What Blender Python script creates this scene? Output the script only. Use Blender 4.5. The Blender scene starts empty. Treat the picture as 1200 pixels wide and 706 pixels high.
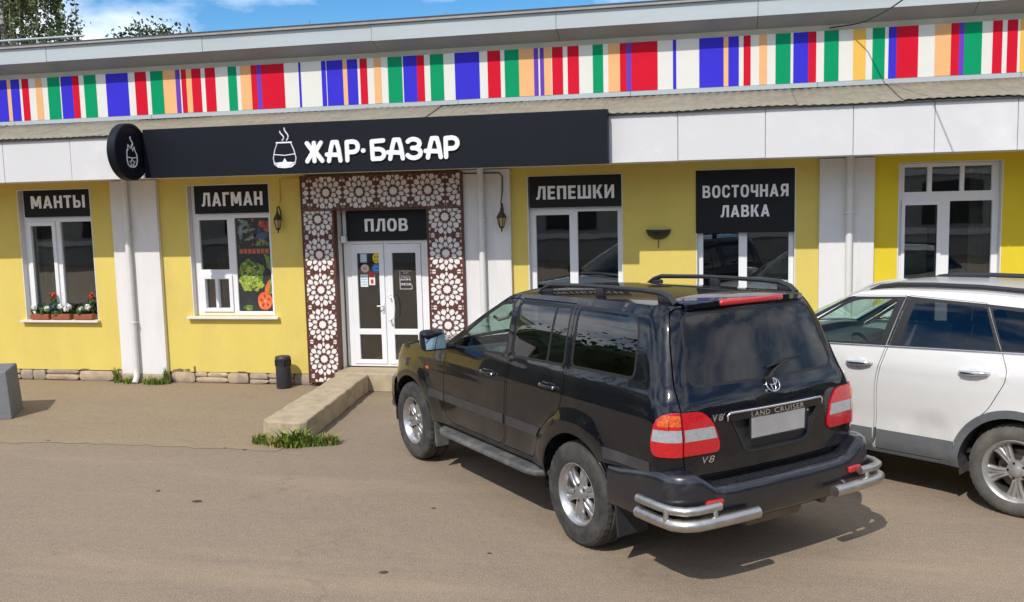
import bpy, bmesh, math, random
import numpy as np
from mathutils import Vector, Matrix, Euler
from mathutils.geometry import delaunay_2d_cdt
random.seed(7)
R = math.radians
scene = bpy.context.scene
COL = scene.collection

# ------------------------------------------------------------------ camera, sky, sun, exposure
cam_d = bpy.data.cameras.new('camera')
cam = bpy.data.objects.new('camera', cam_d)
COL.objects.link(cam)
scene.camera = cam
cam_d.sensor_width = 36.0
cam_d.lens = 1083.03 / 1200 * 36.0
cam_d.clip_start = 0.05
cam_d.clip_end = 3000
yaw, pitch, roll = 0.21638, -0.10796, -0.02428
_f = Vector((-math.sin(yaw) * math.cos(pitch), math.cos(yaw) * math.cos(pitch), math.sin(pitch)))
_r = Vector((math.cos(yaw), math.sin(yaw), 0))
_u = _r.cross(_f)
_r2 = _r * math.cos(roll) + _u * math.sin(roll)
_u2 = -_r * math.sin(roll) + _u * math.cos(roll)
M = Matrix((_r2, _u2, -_f)).transposed().to_4x4()
M.translation = Vector((0, 0, 2.5515))
cam.matrix_world = M

SHX, SHY = 0.21, 0.90            # horizontal run of a shadow per metre of height
SUN_EL = math.atan(1 / math.hypot(SHX, SHY))
SUN_ROT = math.atan2(-SHX, -SHY)
world = bpy.data.worlds.new('World')
scene.world = world
world.use_nodes = True
nt = world.node_tree
nt.nodes.clear()
w_out = nt.nodes.new('ShaderNodeOutputWorld')
w_bg = nt.nodes.new('ShaderNodeBackground')
w_sky = nt.nodes.new('ShaderNodeTexSky')
w_sky.sky_type = 'NISHITA'
w_sky.sun_disc = False
w_sky.sun_elevation = SUN_EL
w_sky.sun_rotation = SUN_ROT
w_sky.altitude = 100
w_sky.air_density = 1.0
w_sky.dust_density = 0.1
w_sky.ozone_density = 3.0
w_tc = nt.nodes.new('ShaderNodeTexCoord')
w_map = nt.nodes.new('ShaderNodeMapping')
w_map.inputs['Scale'].default_value = (1.0, 1.0, 2.4)
w_map.inputs['Location'].default_value = (-1.388, -3.34, -3.543)
w_no = nt.nodes.new('ShaderNodeTexNoise')
w_no.inputs['Scale'].default_value = 3.4
w_no.inputs['Detail'].default_value = 7
w_no.inputs['Roughness'].default_value = 0.55
w_cr = nt.nodes.new('ShaderNodeValToRGB')
w_cr.color_ramp.elements[0].position = 0.40
w_cr.color_ramp.elements[0].color = (0, 0, 0, 1)
w_cr.color_ramp.elements[1].position = 0.62
w_cr.color_ramp.elements[1].color = (0.8, 0.8, 0.8, 1)
w_mix = nt.nodes.new('ShaderNodeMix')
w_mix.data_type = 'RGBA'
w_mix.inputs['B'].default_value = (6.8, 6.75, 6.7, 1)
nt.links.new(w_tc.outputs['Generated'], w_map.inputs['Vector'])
nt.links.new(w_map.outputs['Vector'], w_no.inputs['Vector'])
nt.links.new(w_no.outputs['Fac'], w_cr.inputs['Fac'])
nt.links.new(w_cr.outputs['Color'], w_mix.inputs['Factor'])
w_hs = nt.nodes.new('ShaderNodeHueSaturation')
w_hs.inputs['Saturation'].default_value = 1.38
w_hs.inputs['Value'].default_value = 0.5
nt.links.new(w_sky.outputs['Color'], w_hs.inputs['Color'])
nt.links.new(w_hs.outputs['Color'], w_mix.inputs['A'])
nt.links.new(w_mix.outputs['Result'], w_bg.inputs['Color'])
w_bg.inputs['Strength'].default_value = 0.15
nt.links.new(w_bg.outputs['Background'], w_out.inputs['Surface'])

sun_d = bpy.data.lights.new('sun', 'SUN')
sun_d.energy = 2.0
sun_d.angle = R(0.5)
sun_d.color = (1.0, 0.955, 0.89)
sun = bpy.data.objects.new('sun', sun_d)
COL.objects.link(sun)
sun.rotation_mode = 'QUATERNION'
sun.rotation_quaternion = Vector((SHX, SHY, -1)).to_track_quat('-Z', 'Y')
sun.location = (-10, -20, 30)

scene.view_settings.view_transform = 'Standard'
scene.view_settings.look = 'None'
scene.view_settings.exposure = 0.87
scene.view_settings.gamma = 1.0
scene.view_settings.use_curve_mapping = False

# ------------------------------------------------------------------ materials
MATS = {}
def nd(t, kind, **kw):
    n = t.nodes.new(kind)
    for k, v in kw.items():
        setattr(n, k, v)
    return n

def pm(name, col, rough=0.6, metal=0.0, var=0.12, vscale=6.0, bump=0.0, bscale=60.0, coat=0.0,
       spec=0.5, col2=None, mask=(0.45, 0.65), mscale=3.0, emit=None, stretch=(1, 1, 1), rvar=0.0):
    """procedural principled material with noise variation in colour, roughness and relief"""
    if name in MATS:
        return MATS[name]
    m = bpy.data.materials.new(name)
    MATS[name] = m
    m.use_nodes = True
    t = m.node_tree
    b = t.nodes['Principled BSDF']
    g = nd(t, 'ShaderNodeNewGeometry')
    mp = nd(t, 'ShaderNodeMapping')
    mp.inputs['Scale'].default_value = stretch
    t.links.new(g.outputs['Position'], mp.inputs['Vector'])
    n1 = nd(t, 'ShaderNodeTexNoise')
    n1.inputs['Scale'].default_value = vscale
    n1.inputs['Detail'].default_value = 6
    n1.inputs['Roughness'].default_value = 0.6
    t.links.new(mp.outputs['Vector'], n1.inputs['Vector'])
    mr = nd(t, 'ShaderNodeMapRange')
    mr.inputs['From Min'].default_value = 0.25
    mr.inputs['From Max'].default_value = 0.75
    mr.inputs['To Min'].default_value = 1 - var
    mr.inputs['To Max'].default_value = 1 + var
    t.links.new(n1.outputs['Fac'], mr.inputs['Value'])
    base = nd(t, 'ShaderNodeRGB')
    base.outputs[0].default_value = (*col, 1)
    src = base.outputs[0]
    if col2 is not None:
        n2 = nd(t, 'ShaderNodeTexNoise')
        n2.inputs['Scale'].default_value = mscale
        n2.inputs['Detail'].default_value = 8
        n2.inputs['Roughness'].default_value = 0.65
        t.links.new(mp.outputs['Vector'], n2.inputs['Vector'])
        r2 = nd(t, 'ShaderNodeMapRange')
        r2.inputs['From Min'].default_value = mask[0]
        r2.inputs['From Max'].default_value = mask[1]
        t.links.new(n2.outputs['Fac'], r2.inputs['Value'])
        mx = nd(t, 'ShaderNodeMix', data_type='RGBA')
        mx.inputs['B'].default_value = (*col2, 1)
        t.links.new(src, mx.inputs['A'])
        t.links.new(r2.outputs['Result'], mx.inputs['Factor'])
        src = mx.outputs['Result']
    mul = nd(t, 'ShaderNodeVectorMath', operation='SCALE')
    t.links.new(src, mul.inputs[0])
    t.links.new(mr.outputs['Result'], mul.inputs['Scale'])
    t.links.new(mul.outputs['Vector'], b.inputs['Base Color'])
    b.inputs['Roughness'].default_value = rough
    b.inputs['Metallic'].default_value = metal
    b.inputs['Specular IOR Level'].default_value = spec
    b.inputs['Coat Weight'].default_value = coat
    b.inputs['Coat Roughness'].default_value = 0.03
    if rvar:
        m2 = nd(t, 'ShaderNodeMapRange')
        m2.inputs['From Min'].default_value = 0.3
        m2.inputs['From Max'].default_value = 0.7
        m2.inputs['To Min'].default_value = max(0, rough - rvar)
        m2.inputs['To Max'].default_value = min(1, rough + rvar)
        t.links.new(n1.outputs['Fac'], m2.inputs['Value'])
        t.links.new(m2.outputs['Result'], b.inputs['Roughness'])
    if bump:
        n3 = nd(t, 'ShaderNodeTexNoise')
        n3.inputs['Scale'].default_value = bscale
        n3.inputs['Detail'].default_value = 5
        t.links.new(mp.outputs['Vector'], n3.inputs['Vector'])
        bp = nd(t, 'ShaderNodeBump')
        bp.inputs['Strength'].default_value = bump
        bp.inputs['Distance'].default_value = 0.01
        t.links.new(n3.outputs['Fac'], bp.inputs['Height'])
        t.links.new(bp.outputs['Normal'], b.inputs['Normal'])
    if emit:
        b.inputs['Emission Color'].default_value = (*emit[0], 1)
        b.inputs['Emission Strength'].default_value = emit[1]
    return m

def glass(name, tint, ior=1.5, rough=0.0, boost=1.0, dust=0.0):
    """thin pane: fresnel mix of a tinted see-through and a mirror"""
    if name in MATS:
        return MATS[name]
    m = bpy.data.materials.new(name)
    MATS[name] = m
    m.use_nodes = True
    t = m.node_tree
    t.nodes.clear()
    out = nd(t, 'ShaderNodeOutputMaterial')
    tr = nd(t, 'ShaderNodeBsdfTransparent')
    tr.inputs['Color'].default_value = (*tint, 1)
    gl = nd(t, 'ShaderNodeBsdfGlossy')
    gl.inputs['Roughness'].default_value = rough
    gl.inputs['Color'].default_value = (1, 1, 1, 1)
    g = nd(t, 'ShaderNodeNewGeometry')
    n = nd(t, 'ShaderNodeTexNoise')
    n.inputs['Scale'].default_value = 1.6
    n.inputs['Detail'].default_value = 2
    t.links.new(g.outputs['Position'], n.inputs['Vector'])
    bp = nd(t, 'ShaderNodeBump')
    bp.inputs['Strength'].default_value = 0.05
    bp.inputs['Distance'].default_value = 0.02
    t.links.new(n.outputs['Fac'], bp.inputs['Height'])
    t.links.new(bp.outputs['Normal'], gl.inputs['Normal'])
    fr = nd(t, 'ShaderNodeFresnel')
    fr.inputs['IOR'].default_value = ior
    ml = nd(t, 'ShaderNodeMath', operation='MULTIPLY')
    ml.use_clamp = True
    ml.inputs[1].default_value = boost
    t.links.new(fr.outputs['Fac'], ml.inputs[0])
    mx = nd(t, 'ShaderNodeMixShader')
    t.links.new(ml.outputs['Value'], mx.inputs['Fac'])
    t.links.new(tr.outputs['BSDF'], mx.inputs[1])
    t.links.new(gl.outputs['BSDF'], mx.inputs[2])
    last = mx
    if dust:
        df = nd(t, 'ShaderNodeBsdfDiffuse')
        df.inputs['Color'].default_value = (0.33, 0.29, 0.24, 1)
        n2 = nd(t, 'ShaderNodeTexNoise')
        n2.inputs['Scale'].default_value = 5
        n2.inputs['Detail'].default_value = 6
        t.links.new(g.outputs['Position'], n2.inputs['Vector'])
        m2 = nd(t, 'ShaderNodeMapRange')
        m2.inputs['From Min'].default_value = 0.3
        m2.inputs['From Max'].default_value = 0.75
        m2.inputs['To Min'].default_value = dust * 0.4
        m2.inputs['To Max'].default_value = dust
        t.links.new(n2.outputs['Fac'], m2.inputs['Value'])
        mx2 = nd(t, 'ShaderNodeMixShader')
        t.links.new(m2.outputs['Result'], mx2.inputs['Fac'])
        t.links.new(mx.outputs['Shader'], mx2.inputs[1])
        t.links.new(df.outputs['BSDF'], mx2.inputs[2])
        last = mx2
    t.links.new(last.outputs['Shader'], out.inputs['Surface'])
    return m

def ground_material(name, cols, cracks=True, speck=0.6):
    m = bpy.data.materials.new(name)
    MATS[name] = m
    m.use_nodes = True
    t = m.node_tree
    b = t.nodes['Principled BSDF']
    g = nd(t, 'ShaderNodeNewGeometry')
    def noise(scale, detail=6, rough=0.6, st=(1, 1, 1)):
        mp = nd(t, 'ShaderNodeMapping')
        mp.inputs['Scale'].default_value = st
        t.links.new(g.outputs['Position'], mp.inputs['Vector'])
        n = nd(t, 'ShaderNodeTexNoise')
        n.inputs['Scale'].default_value = scale
        n.inputs['Detail'].default_value = detail
        n.inputs['Roughness'].default_value = rough
        t.links.new(mp.outputs['Vector'], n.inputs['Vector'])
        return n.outputs['Fac']
    def mr(src, a, b_, c, d):
        n = nd(t, 'ShaderNodeMapRange')
        n.inputs['From Min'].default_value = a
        n.inputs['From Max'].default_value = b_
        n.inputs['To Min'].default_value = c
        n.inputs['To Max'].default_value = d
        t.links.new(src, n.inputs['Value'])
        return n.outputs['Result']
    def mixc(fac, A, B):
        n = nd(t, 'ShaderNodeMix', data_type='RGBA')
        t.links.new(fac, n.inputs['Factor'])
        for s, v in (('A', A), ('B', B)):
            if isinstance(v, tuple):
                n.inputs[s].default_value = (*v, 1)
            else:
                t.links.new(v, n.inputs[s])
        return n.outputs['Result']
    def mul(a, b_):
        n = nd(t, 'ShaderNodeMath', operation='MULTIPLY')
        t.links.new(a, n.inputs[0])
        if isinstance(b_, float):
            n.inputs[1].default_value = b_
        else:
            t.links.new(b_, n.inputs[1])
        return n.outputs['Value']
    c = mixc(mr(noise(0.45, 4), 0.35, 0.65, 0, 1), cols[0], cols[1])
    c = mixc(mr(noise(1.7, 6, 0.65, (0.5, 1.6, 1)), 0.50, 0.75, 0, 0.55), c, cols[2])
    c = mixc(mr(noise(14, 6, 0.7), 0.38, 0.66, 0, 0.42), c, tuple(v * 0.72 for v in cols[1]))
    c = mixc(mr(noise(0.8, 7, 0.7, (0.22, 1.5, 1)), 0.52, 0.72, 0, 0.5), c, tuple(min(1, v * 1.28) for v in cols[2]))
    # fine aggregate: pale and dark grains
    c = mixc(mr(noise(85, 2), 0.53, 0.70, 0, speck), c, tuple(min(1, v * 2.0) for v in cols[0]))
    c = mixc(mr(noise(120, 2), 0.53, 0.70, 0, speck), c, tuple(v * 0.30 for v in cols[0]))
    # oil stains and tar patches with their own shape
    stain = mul(mr(noise(1.1, 3), 0.60, 0.70, 0, 1), mr(noise(9, 5), 0.45, 0.7, 0, 0.35))
    c = mixc(stain, c, (0.07, 0.058, 0.047))
    if cracks:
        v = nd(t, 'ShaderNodeTexVoronoi', feature='DISTANCE_TO_EDGE')
        v.inputs['Scale'].default_value = 0.33
        mp = nd(t, 'ShaderNodeMapping')
        ns = nd(t, 'ShaderNodeTexNoise')
        ns.inputs['Scale'].default_value = 1.4
        ns.inputs['Detail'].default_value = 7
        t.links.new(g.outputs['Position'], ns.inputs['Vector'])
        ad = nd(t, 'ShaderNodeVectorMath', operation='MULTIPLY_ADD')
        ad.inputs[1].default_value = (0.9, 0.9, 0.9)
        t.links.new(ns.outputs['Color'], ad.inputs[0])
        t.links.new(g.outputs['Position'], ad.inputs[2])
        t.links.new(ad.outputs['Vector'], v.inputs['Vector'])
        ck = mul(mr(v.outputs['Distance'], 0.001, 0.005, 1, 0), mr(noise(0.5, 2), 0.52, 0.62, 0, 0.22))
        c = mixc(ck, c, (0.06, 0.05, 0.042))
    t.links.new(c, b.inputs['Base Color'])
    b.inputs['Roughness'].default_value = 0.93
    b.inputs['Specular IOR Level'].default_value = 0.25
    bp = nd(t, 'ShaderNodeBump')
    bp.inputs['Strength'].default_value = 0.45
    bp.inputs['Distance'].default_value = 0.006
    t.links.new(noise(130, 3), bp.inputs['Height'])
    bp2 = nd(t, 'ShaderNodeBump')
    bp2.inputs['Strength'].default_value = 0.35
    bp2.inputs['Distance'].default_value = 0.05
    t.links.new(noise(3.0, 4), bp2.inputs['Height'])
    t.links.new(bp2.outputs['Normal'], bp.inputs['Normal'])
    t.links.new(bp.outputs['Normal'], b.inputs['Normal'])
    return m

# ------------------------------------------------------------------ mesh helpers
class MB:
    """collects faces that become ONE mesh object"""
    def __init__(self):
        self.v, self.f = [], []
    def add(self, vs, fs):
        o = len(self.v)
        self.v += [tuple(p) for p in vs]
        self.f += [tuple(i + o for i in f) for f in fs]
        return self
    def box(self, x0, x1, y0, y1, z0, z1):
        x0, x1 = min(x0, x1), max(x0, x1); y0, y1 = min(y0, y1), max(y0, y1); z0, z1 = min(z0, z1), max(z0, z1)
        v = [(x0, y0, z0), (x1, y0, z0), (x1, y1, z0), (x0, y1, z0), (x0, y0, z1), (x1, y0, z1), (x1, y1, z1), (x0, y1, z1)]
        return self.add(v, [(0, 3, 2, 1), (4, 5, 6, 7), (0, 1, 5, 4), (1, 2, 6, 5), (2, 3, 7, 6), (3, 0, 4, 7)])
    def rbox(self, c, s, r=0.02, seg=2, rot=None, taper=None):
        bm = bmesh.new()
        bmesh.ops.create_cube(bm, size=1)
        for v in bm.verts:
            if taper and v.co.z > 0:
                v.co.x *= taper; v.co.y *= taper
            v.co = Vector((v.co.x * s[0], v.co.y * s[1], v.co.z * s[2]))
        bmesh.ops.bevel(bm, geom=bm.edges[:], offset=r, segments=seg, affect='EDGES', profile=0.5)
        mt = Matrix.Translation(Vector(c)) @ (Euler(rot).to_matrix().to_4x4() if rot else Matrix())
        return self.addbm(bm, mt)
    def addbm(self, bm, mt=None):
        bm.verts.ensure_lookup_table()
        vs = [(mt @ v.co if mt else v.co.copy()) for v in bm.verts]
        for i, v in enumerate(bm.verts):
            v.index = i
        self.add(vs, [[v.index for v in f.verts] for f in bm.faces])
        bm.free()
        return self
    def tube(self, pts, r, n=8, closed=False, caps=True):
        pts = [Vector(p) for p in pts]
        rs = r if isinstance(r, (list, tuple)) else [r] * len(pts)
        k = len(pts)
        rings = []
        prev = None
        for i, p in enumerate(pts):
            if closed:
                d = pts[(i + 1) % k] - pts[i - 1]
            else:
                d = pts[min(i + 1, k - 1)] - pts[max(i - 1, 0)]
            d = d.normalized() if d.length > 1e-9 else Vector((0, 0, 1))
            if prev is None:
                a = Vector((0, 0, 1)) if abs(d.z) < 0.9 else Vector((1, 0, 0))
                s = d.cross(a).normalized()
            else:
                s = (prev - d * prev.dot(d)).normalized()
            prev = s
            u = d.cross(s)
            rings.append([p + (s * math.cos(2 * math.pi * j / n) + u * math.sin(2 * math.pi * j / n)) * rs[i] for j in range(n)])
        vs = [q for rg in rings for q in rg]
        fs = []
        for i in range(k if closed else k - 1):
            a, b = i * n, ((i + 1) % k) * n
            for j in range(n):
                fs.append((a + j, a + (j + 1) % n, b + (j + 1) % n, b + j))
        if not closed and caps:
            fs.append(tuple(range(n - 1, -1, -1)))
            fs.append(tuple((k - 1) * n + j for j in range(n)))
        return self.add(vs, fs)
    def lathe(self, prof, n=24, axis='Z', c=(0, 0, 0), wob=None):
        """prof: list of (radius, along-axis)"""
        vs, fs = [], []
        for i, (r, h) in enumerate(prof):
            for j in range(n):
                a = 2 * math.pi * j / n
                rr = r + (wob(i, j) if wob else 0)
                x, y = rr * math.cos(a), rr * math.sin(a)
                if axis == 'Z':
                    p = (x, y, h)
                elif axis == 'Y':
                    p = (x, h, -y)
                else:
                    p = (h, x, y)
                vs.append((p[0] + c[0], p[1] + c[1], p[2] + c[2]))
        for i in range(len(prof) - 1):
            for j in range(n):
                fs.append((i * n + j, i * n + (j + 1) % n, (i + 1) * n + (j + 1) % n, (i + 1) * n + j))
        fs.append(tuple(range(n - 1, -1, -1)))
        fs.append(tuple((len(prof) - 1) * n + j for j in range(n)))
        return self.add(vs, fs)
    def prism(self, poly, y0, y1, plane='XZ'):
        """polygon in a plane, extruded along the third axis"""
        k = len(poly)
        def P(a, b, c):
            return {'XZ': (a, c, b), 'XY': (a, b, c), 'YZ': (c, a, b)}[plane]
        vs = [P(a, b, y0) for a, b in poly] + [P(a, b, y1) for a, b in poly]
        fs = [tuple(range(k)), tuple(range(2 * k - 1, k - 1, -1))]
        for i in range(k):
            j = (i + 1) % k
            fs.append((i, i + k, j + k, j))
        return self.add(vs, fs)
    def build(self, name, mat, parent=None, smooth=False, angle=None, local=False, bevel=None):
        me = bpy.data.meshes.new(name)
        me.from_pydata([tuple(p) for p in self.v], [], self.f)
        me.validate()
        bm = bmesh.new()
        bm.from_mesh(me)
        bmesh.ops.recalc_face_normals(bm, faces=bm.faces[:])
        bm.to_mesh(me)
        bm.free()
        return link(name, me, mat, parent, smooth, angle, local, bevel)

def link(name, me, mat, parent=None, smooth=False, angle=None, local=False, bevel=None):
    if mat:
        me.materials.clear()
        me.materials.append(MATS[mat] if isinstance(mat, str) else mat)
    o = bpy.data.objects.new(name, me)
    COL.objects.link(o)
    if smooth or angle:
        for p in me.polygons:
            p.use_smooth = True
        if angle:
            me.set_sharp_from_angle(angle=R(angle))
    if parent:
        o.parent = parent
        if not local:
            o.matrix_parent_inverse = wm(parent).inverted()
    if bevel:
        b = o.modifiers.new('bevel', 'BEVEL')
        b.width = bevel
        b.segments = 2
        b.limit_method = 'ANGLE'
    return o

def wm(o):
    m = o.matrix_basis.copy()
    if o.parent:
        m = wm(o.parent) @ o.matrix_parent_inverse @ m
    return m

def empty(name, loc, rz=0, label=None, cat=None, group=None):
    o = bpy.data.objects.new(name, None)
    o.empty_display_size = 0.2
    COL.objects.link(o)
    o.location = loc
    o.rotation_euler = (0, 0, rz)
    tag(o, label, cat, group)
    return o

def tag(o, label=None, cat=None, group=None, kind=None):
    for k, v in (('label', label), ('category', cat), ('group', group), ('kind', kind)):
        if v:
            o[k] = v
    return o

def inpoly(P, poly):
    """P (n,2) array -> bool array"""
    x, y = P[:, 0], P[:, 1]
    ins = np.zeros(len(P), bool)
    k = len(poly)
    for i in range(k):
        x1, y1 = poly[i]
        x2, y2 = poly[(i + 1) % k]
        if y1 == y2:
            continue
        c = ((y1 > y) != (y2 > y)) & (x < (x2 - x1) * (y - y1) / (y2 - y1) + x1)
        ins ^= c
    return ins

def resample(poly, step, closed=True):
    out = []
    k = len(poly)
    for i in range(k if closed else k - 1):
        a, b = poly[i], poly[(i + 1) % k]
        d = math.hypot(b[0] - a[0], b[1] - a[1])
        m = max(1, int(math.ceil(d / step)))
        for j in range(m):
            out.append((a[0] + (b[0] - a[0]) * j / m, a[1] + (b[1] - a[1]) * j / m))
    if not closed:
        out.append(poly[-1])
    return out

def rounded(poly, r, n=4):
    """round the corners; r a number or one per corner"""
    k = len(poly)
    rs = r if isinstance(r, (list, tuple)) else [r] * k
    out = []
    for i in range(k):
        p0, p, p1 = Vector(poly[i - 1]), Vector(poly[i]), Vector(poly[(i + 1) % k])
        if rs[i] <= 0:
            out.append(tuple(p)); continue
        a, b = (p0 - p), (p1 - p)
        l = min(rs[i], a.length * 0.48, b.length * 0.48)
        A, B = p + a.normalized() * l, p + b.normalized() * l
        for j in range(n + 1):
            t = j / n
            out.append(tuple(A * (1 - t) ** 2 + p * 2 * t * (1 - t) + B * t * t))
    return out

def offset_poly(poly, d):
    """positive d grows the polygon"""
    k = len(poly)
    area = sum(poly[i][0] * poly[(i + 1) % k][1] - poly[(i + 1) % k][0] * poly[i][1] for i in range(k))
    s = 1 if area > 0 else -1
    out = []
    for i in range(k):
        p0, p, p1 = Vector(poly[i - 1]), Vector(poly[i]), Vector(poly[(i + 1) % k])
        e0, e1 = (p - p0), (p1 - p)
        if e0.length < 1e-6: e0 = e1
        if e1.length < 1e-6: e1 = e0
        n0 = Vector((e0.y, -e0.x)).normalized() * s
        n1 = Vector((e1.y, -e1.x)).normalized() * s
        nn = (n0 + n1)
        if nn.length < 1e-6:
            nn = n0
        nn.normalize()
        c = max(0.35, nn.dot(n0))
        q = p + nn * (d / c)
        out.append((q.x, q.y))
    return out

def cdt(polys, extra=()):
    vs, es = [], []
    for poly in polys:
        o = len(vs)
        k = len(poly)
        vs += [Vector(p) for p in poly]
        es += [(o + i, o + (i + 1) % k) for i in range(k)]
    vs += [Vector(p) for p in extra]
    r = delaunay_2d_cdt(vs, es, [], 0, 1e-5)
    V = np.array([(p.x, p.y) for p in r[0]])
    T = []
    for f in r[2]:
        f = list(f)
        for j in range(1, len(f) - 1):
            T.append((f[0], f[j], f[j + 1]))
    T = np.array(T, int)
    a = (V[T[:, 1], 0] - V[T[:, 0], 0]) * (V[T[:, 2], 1] - V[T[:, 0], 1]) - (V[T[:, 2], 0] - V[T[:, 0], 0]) * (V[T[:, 1], 1] - V[T[:, 0], 1])
    T = T[np.abs(a) > 1e-10]
    a = a[np.abs(a) > 1e-10]
    T[a < 0] = T[a < 0][:, ::-1]
    return V, T

def plate(outer, holes, y, thick):
    """flat plate in XZ with holes, front at y, back at y+thick"""
    V, T = cdt([outer] + holes)
    C = V[T].mean(1)
    keep = inpoly(C, outer)
    for h in holes:
        keep &= ~inpoly(C, h)
    T = T[keep]
    n = len(V)
    vs = [(p[0], y, p[1]) for p in V] + [(p[0], y + thick, p[1]) for p in V]
    fs = [tuple(t) for t in T] + [tuple(int(i) + n for i in t[::-1]) for t in T]
    cnt = {}
    for t in T:
        for i in range(3):
            a, b = int(t[i]), int(t[(i + 1) % 3])
            cnt[(a, b)] = cnt.get((a, b), 0) + 1
    for (a, b) in cnt:
        if (b, a) not in cnt:
            fs.append((a, a + n, b + n, b))
    return MB().add(vs, fs)

_dg = None
def text_mb(body, w, h, depth, bold=0.02, spacing=1.0, shear=0.0):
    """text scaled to a w x h box, centred on the origin in XZ and facing -Y"""
    cu = bpy.data.curves.new('txt', 'FONT')
    cu.body = body
    cu.size = 1
    cu.offset = bold
    cu.extrude = 0.05
    cu.space_character = spacing
    cu.shear = shear
    cu.align_x = 'CENTER'
    cu.resolution_u = 3
    o = bpy.data.objects.new('txt', cu)
    COL.objects.link(o)
    dg = bpy.context.evaluated_depsgraph_get()
    me = bpy.data.meshes.new_from_object(o.evaluated_get(dg))
    V = np.array([v.co[:] for v in me.vertices])
    F = [tuple(p.vertices) for p in me.polygons]
    bpy.data.objects.remove(o)
    bpy.data.meshes.remove(me)
    bpy.data.curves.remove(cu)
    lo, hi = V.min(0), V.max(0)
    V = (V - (lo + hi) / 2) / (hi - lo) * np.array([w, h, depth])
    return MB().add([(p[0], -p[2], p[1]) for p in V], F)

def moved(mb, x, y, z, rz=0):
    c, s = math.cos(rz), math.sin(rz)
    mb.v = [(p[0] * c - p[1] * s + x, p[0] * s + p[1] * c + y, p[2] + z) for p in mb.v]
    return mb
# ------------------------------------------------------------------ condensed bold capitals, each glyph a flat union of strokes
def _r(x0, x1, z0, z1): return [(x0, z0), (x1, z0), (x1, z1), (x0, z1)]
def _e(cx, cz, rx, rz, p=2.6, n=28):
    out = []
    for i in range(n):
        a = 2 * math.pi * i / n
        c, s = math.cos(a), math.sin(a)
        out.append((cx + rx * math.copysign(abs(c) ** (2 / p), c), cz + rz * math.copysign(abs(s) ** (2 / p), s)))
    return out
BOLD = {
    'М': (0.86, [_r(0, .2, 0, 1), _r(.66, .86, 0, 1), [(.01, 1), (.24, 1), (.43, .52), (.62, 1), (.85, 1), (.53, .16), (.33, .16)]], []),
    'А': (0.76, [[(0, 0), (.21, 0), (.48, 1), (.28, 1)], [(.76, 0), (.55, 0), (.28, 1), (.48, 1)], _r(.16, .60, .2, .36)], []),
    'Н': (0.68, [_r(0, .21, 0, 1), _r(.47, .68, 0, 1), _r(.2, .48, .41, .59)], []),
    'Т': (0.62, [_r(0, .62, .82, 1), _r(.205, .415, 0, .83)], []),
    'Ы': (0.94, [_r(0, .2, 0, 1), _r(.1, .34, 0, .60), _e(.34, .30, .25, .30), _r(.74, .94, 0, 1)], [_r(.2, .32, .16, .44), _e(.32, .30, .08, .14)]),
    'Л': (0.72, [[(0, 0), (.20, 0), (.29, .15), (.36, .82), (.51, .82), (.51, 0), (.72, 0), (.72, 1), (.20, 1), (.11, .22), (.08, .17), (0, .17)]], []),
    'Г': (0.54, [_r(0, .21, 0, 1), _r(.2, .54, .82, 1)], []),
    'П': (0.68, [_r(0, .21, 0, 1), _r(.47, .68, 0, 1), _r(.2, .48, .82, 1)], []),
    'О': (0.72, [_e(.36, .5, .36, .515)], [_e(.36, .5, .15, .335)]),
    'В': (0.68, [_r(0, .21, 0, 1), _r(.1, .38, 0, 1), _e(.38, .74, .25, .26), _e(.40, .28, .28, .28)], [_r(.21, .36, .60, .83), _e(.36, .715, .075, .115), _r(.21, .38, .16, .42), _e(.38, .29, .09, .13)]),
    'Е': (0.56, [_r(0, .21, 0, 1), _r(.2, .56, .82, 1), _r(.2, .51, .42, .59), _r(.2, .56, 0, .18)], []),
    'Ш': (0.98, [_r(0, .2, 0, 1), _r(.39, .59, 0, 1), _r(.78, .98, 0, 1), _r(.1, .9, 0, .18)], []),
    'К': (0.70, [_r(0, .21, 0, 1), [(.19, .38), (.46, 1), (.69, 1), (.36, .42)], [(.24, .60), (.47, 0), (.71, 0), (.42, .68)]], []),
    'И': (0.70, [_r(0, .2, 0, 1), _r(.5, .7, 0, 1), [(.19, .02), (.19, .36), (.51, .98), (.51, .64)]], []),
    'С': (0.68, [_e(.35, .5, .35, .515)], [_e(.36, .5, .15, .335), _r(.40, .8, .35, .65)]),
    'Ч': (0.64, [_r(.43, .64, 0, 1), _r(0, .21, .50, 1), _r(.1, .5, .34, .52), _e(.2, .56, .2, .22)], [_r(.21, .43, .52, 1)]),
    'Я': (0.68, [_r(.47, .68, 0, 1), _r(.3, .6, .36, 1), _e(.30, .68, .27, .32), [(0, 0), (.22, 0), (.42, .42), (.2, .42)]], [_r(.32, .47, .53, .83), _e(.32, .68, .09, .15)]),
}
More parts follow.
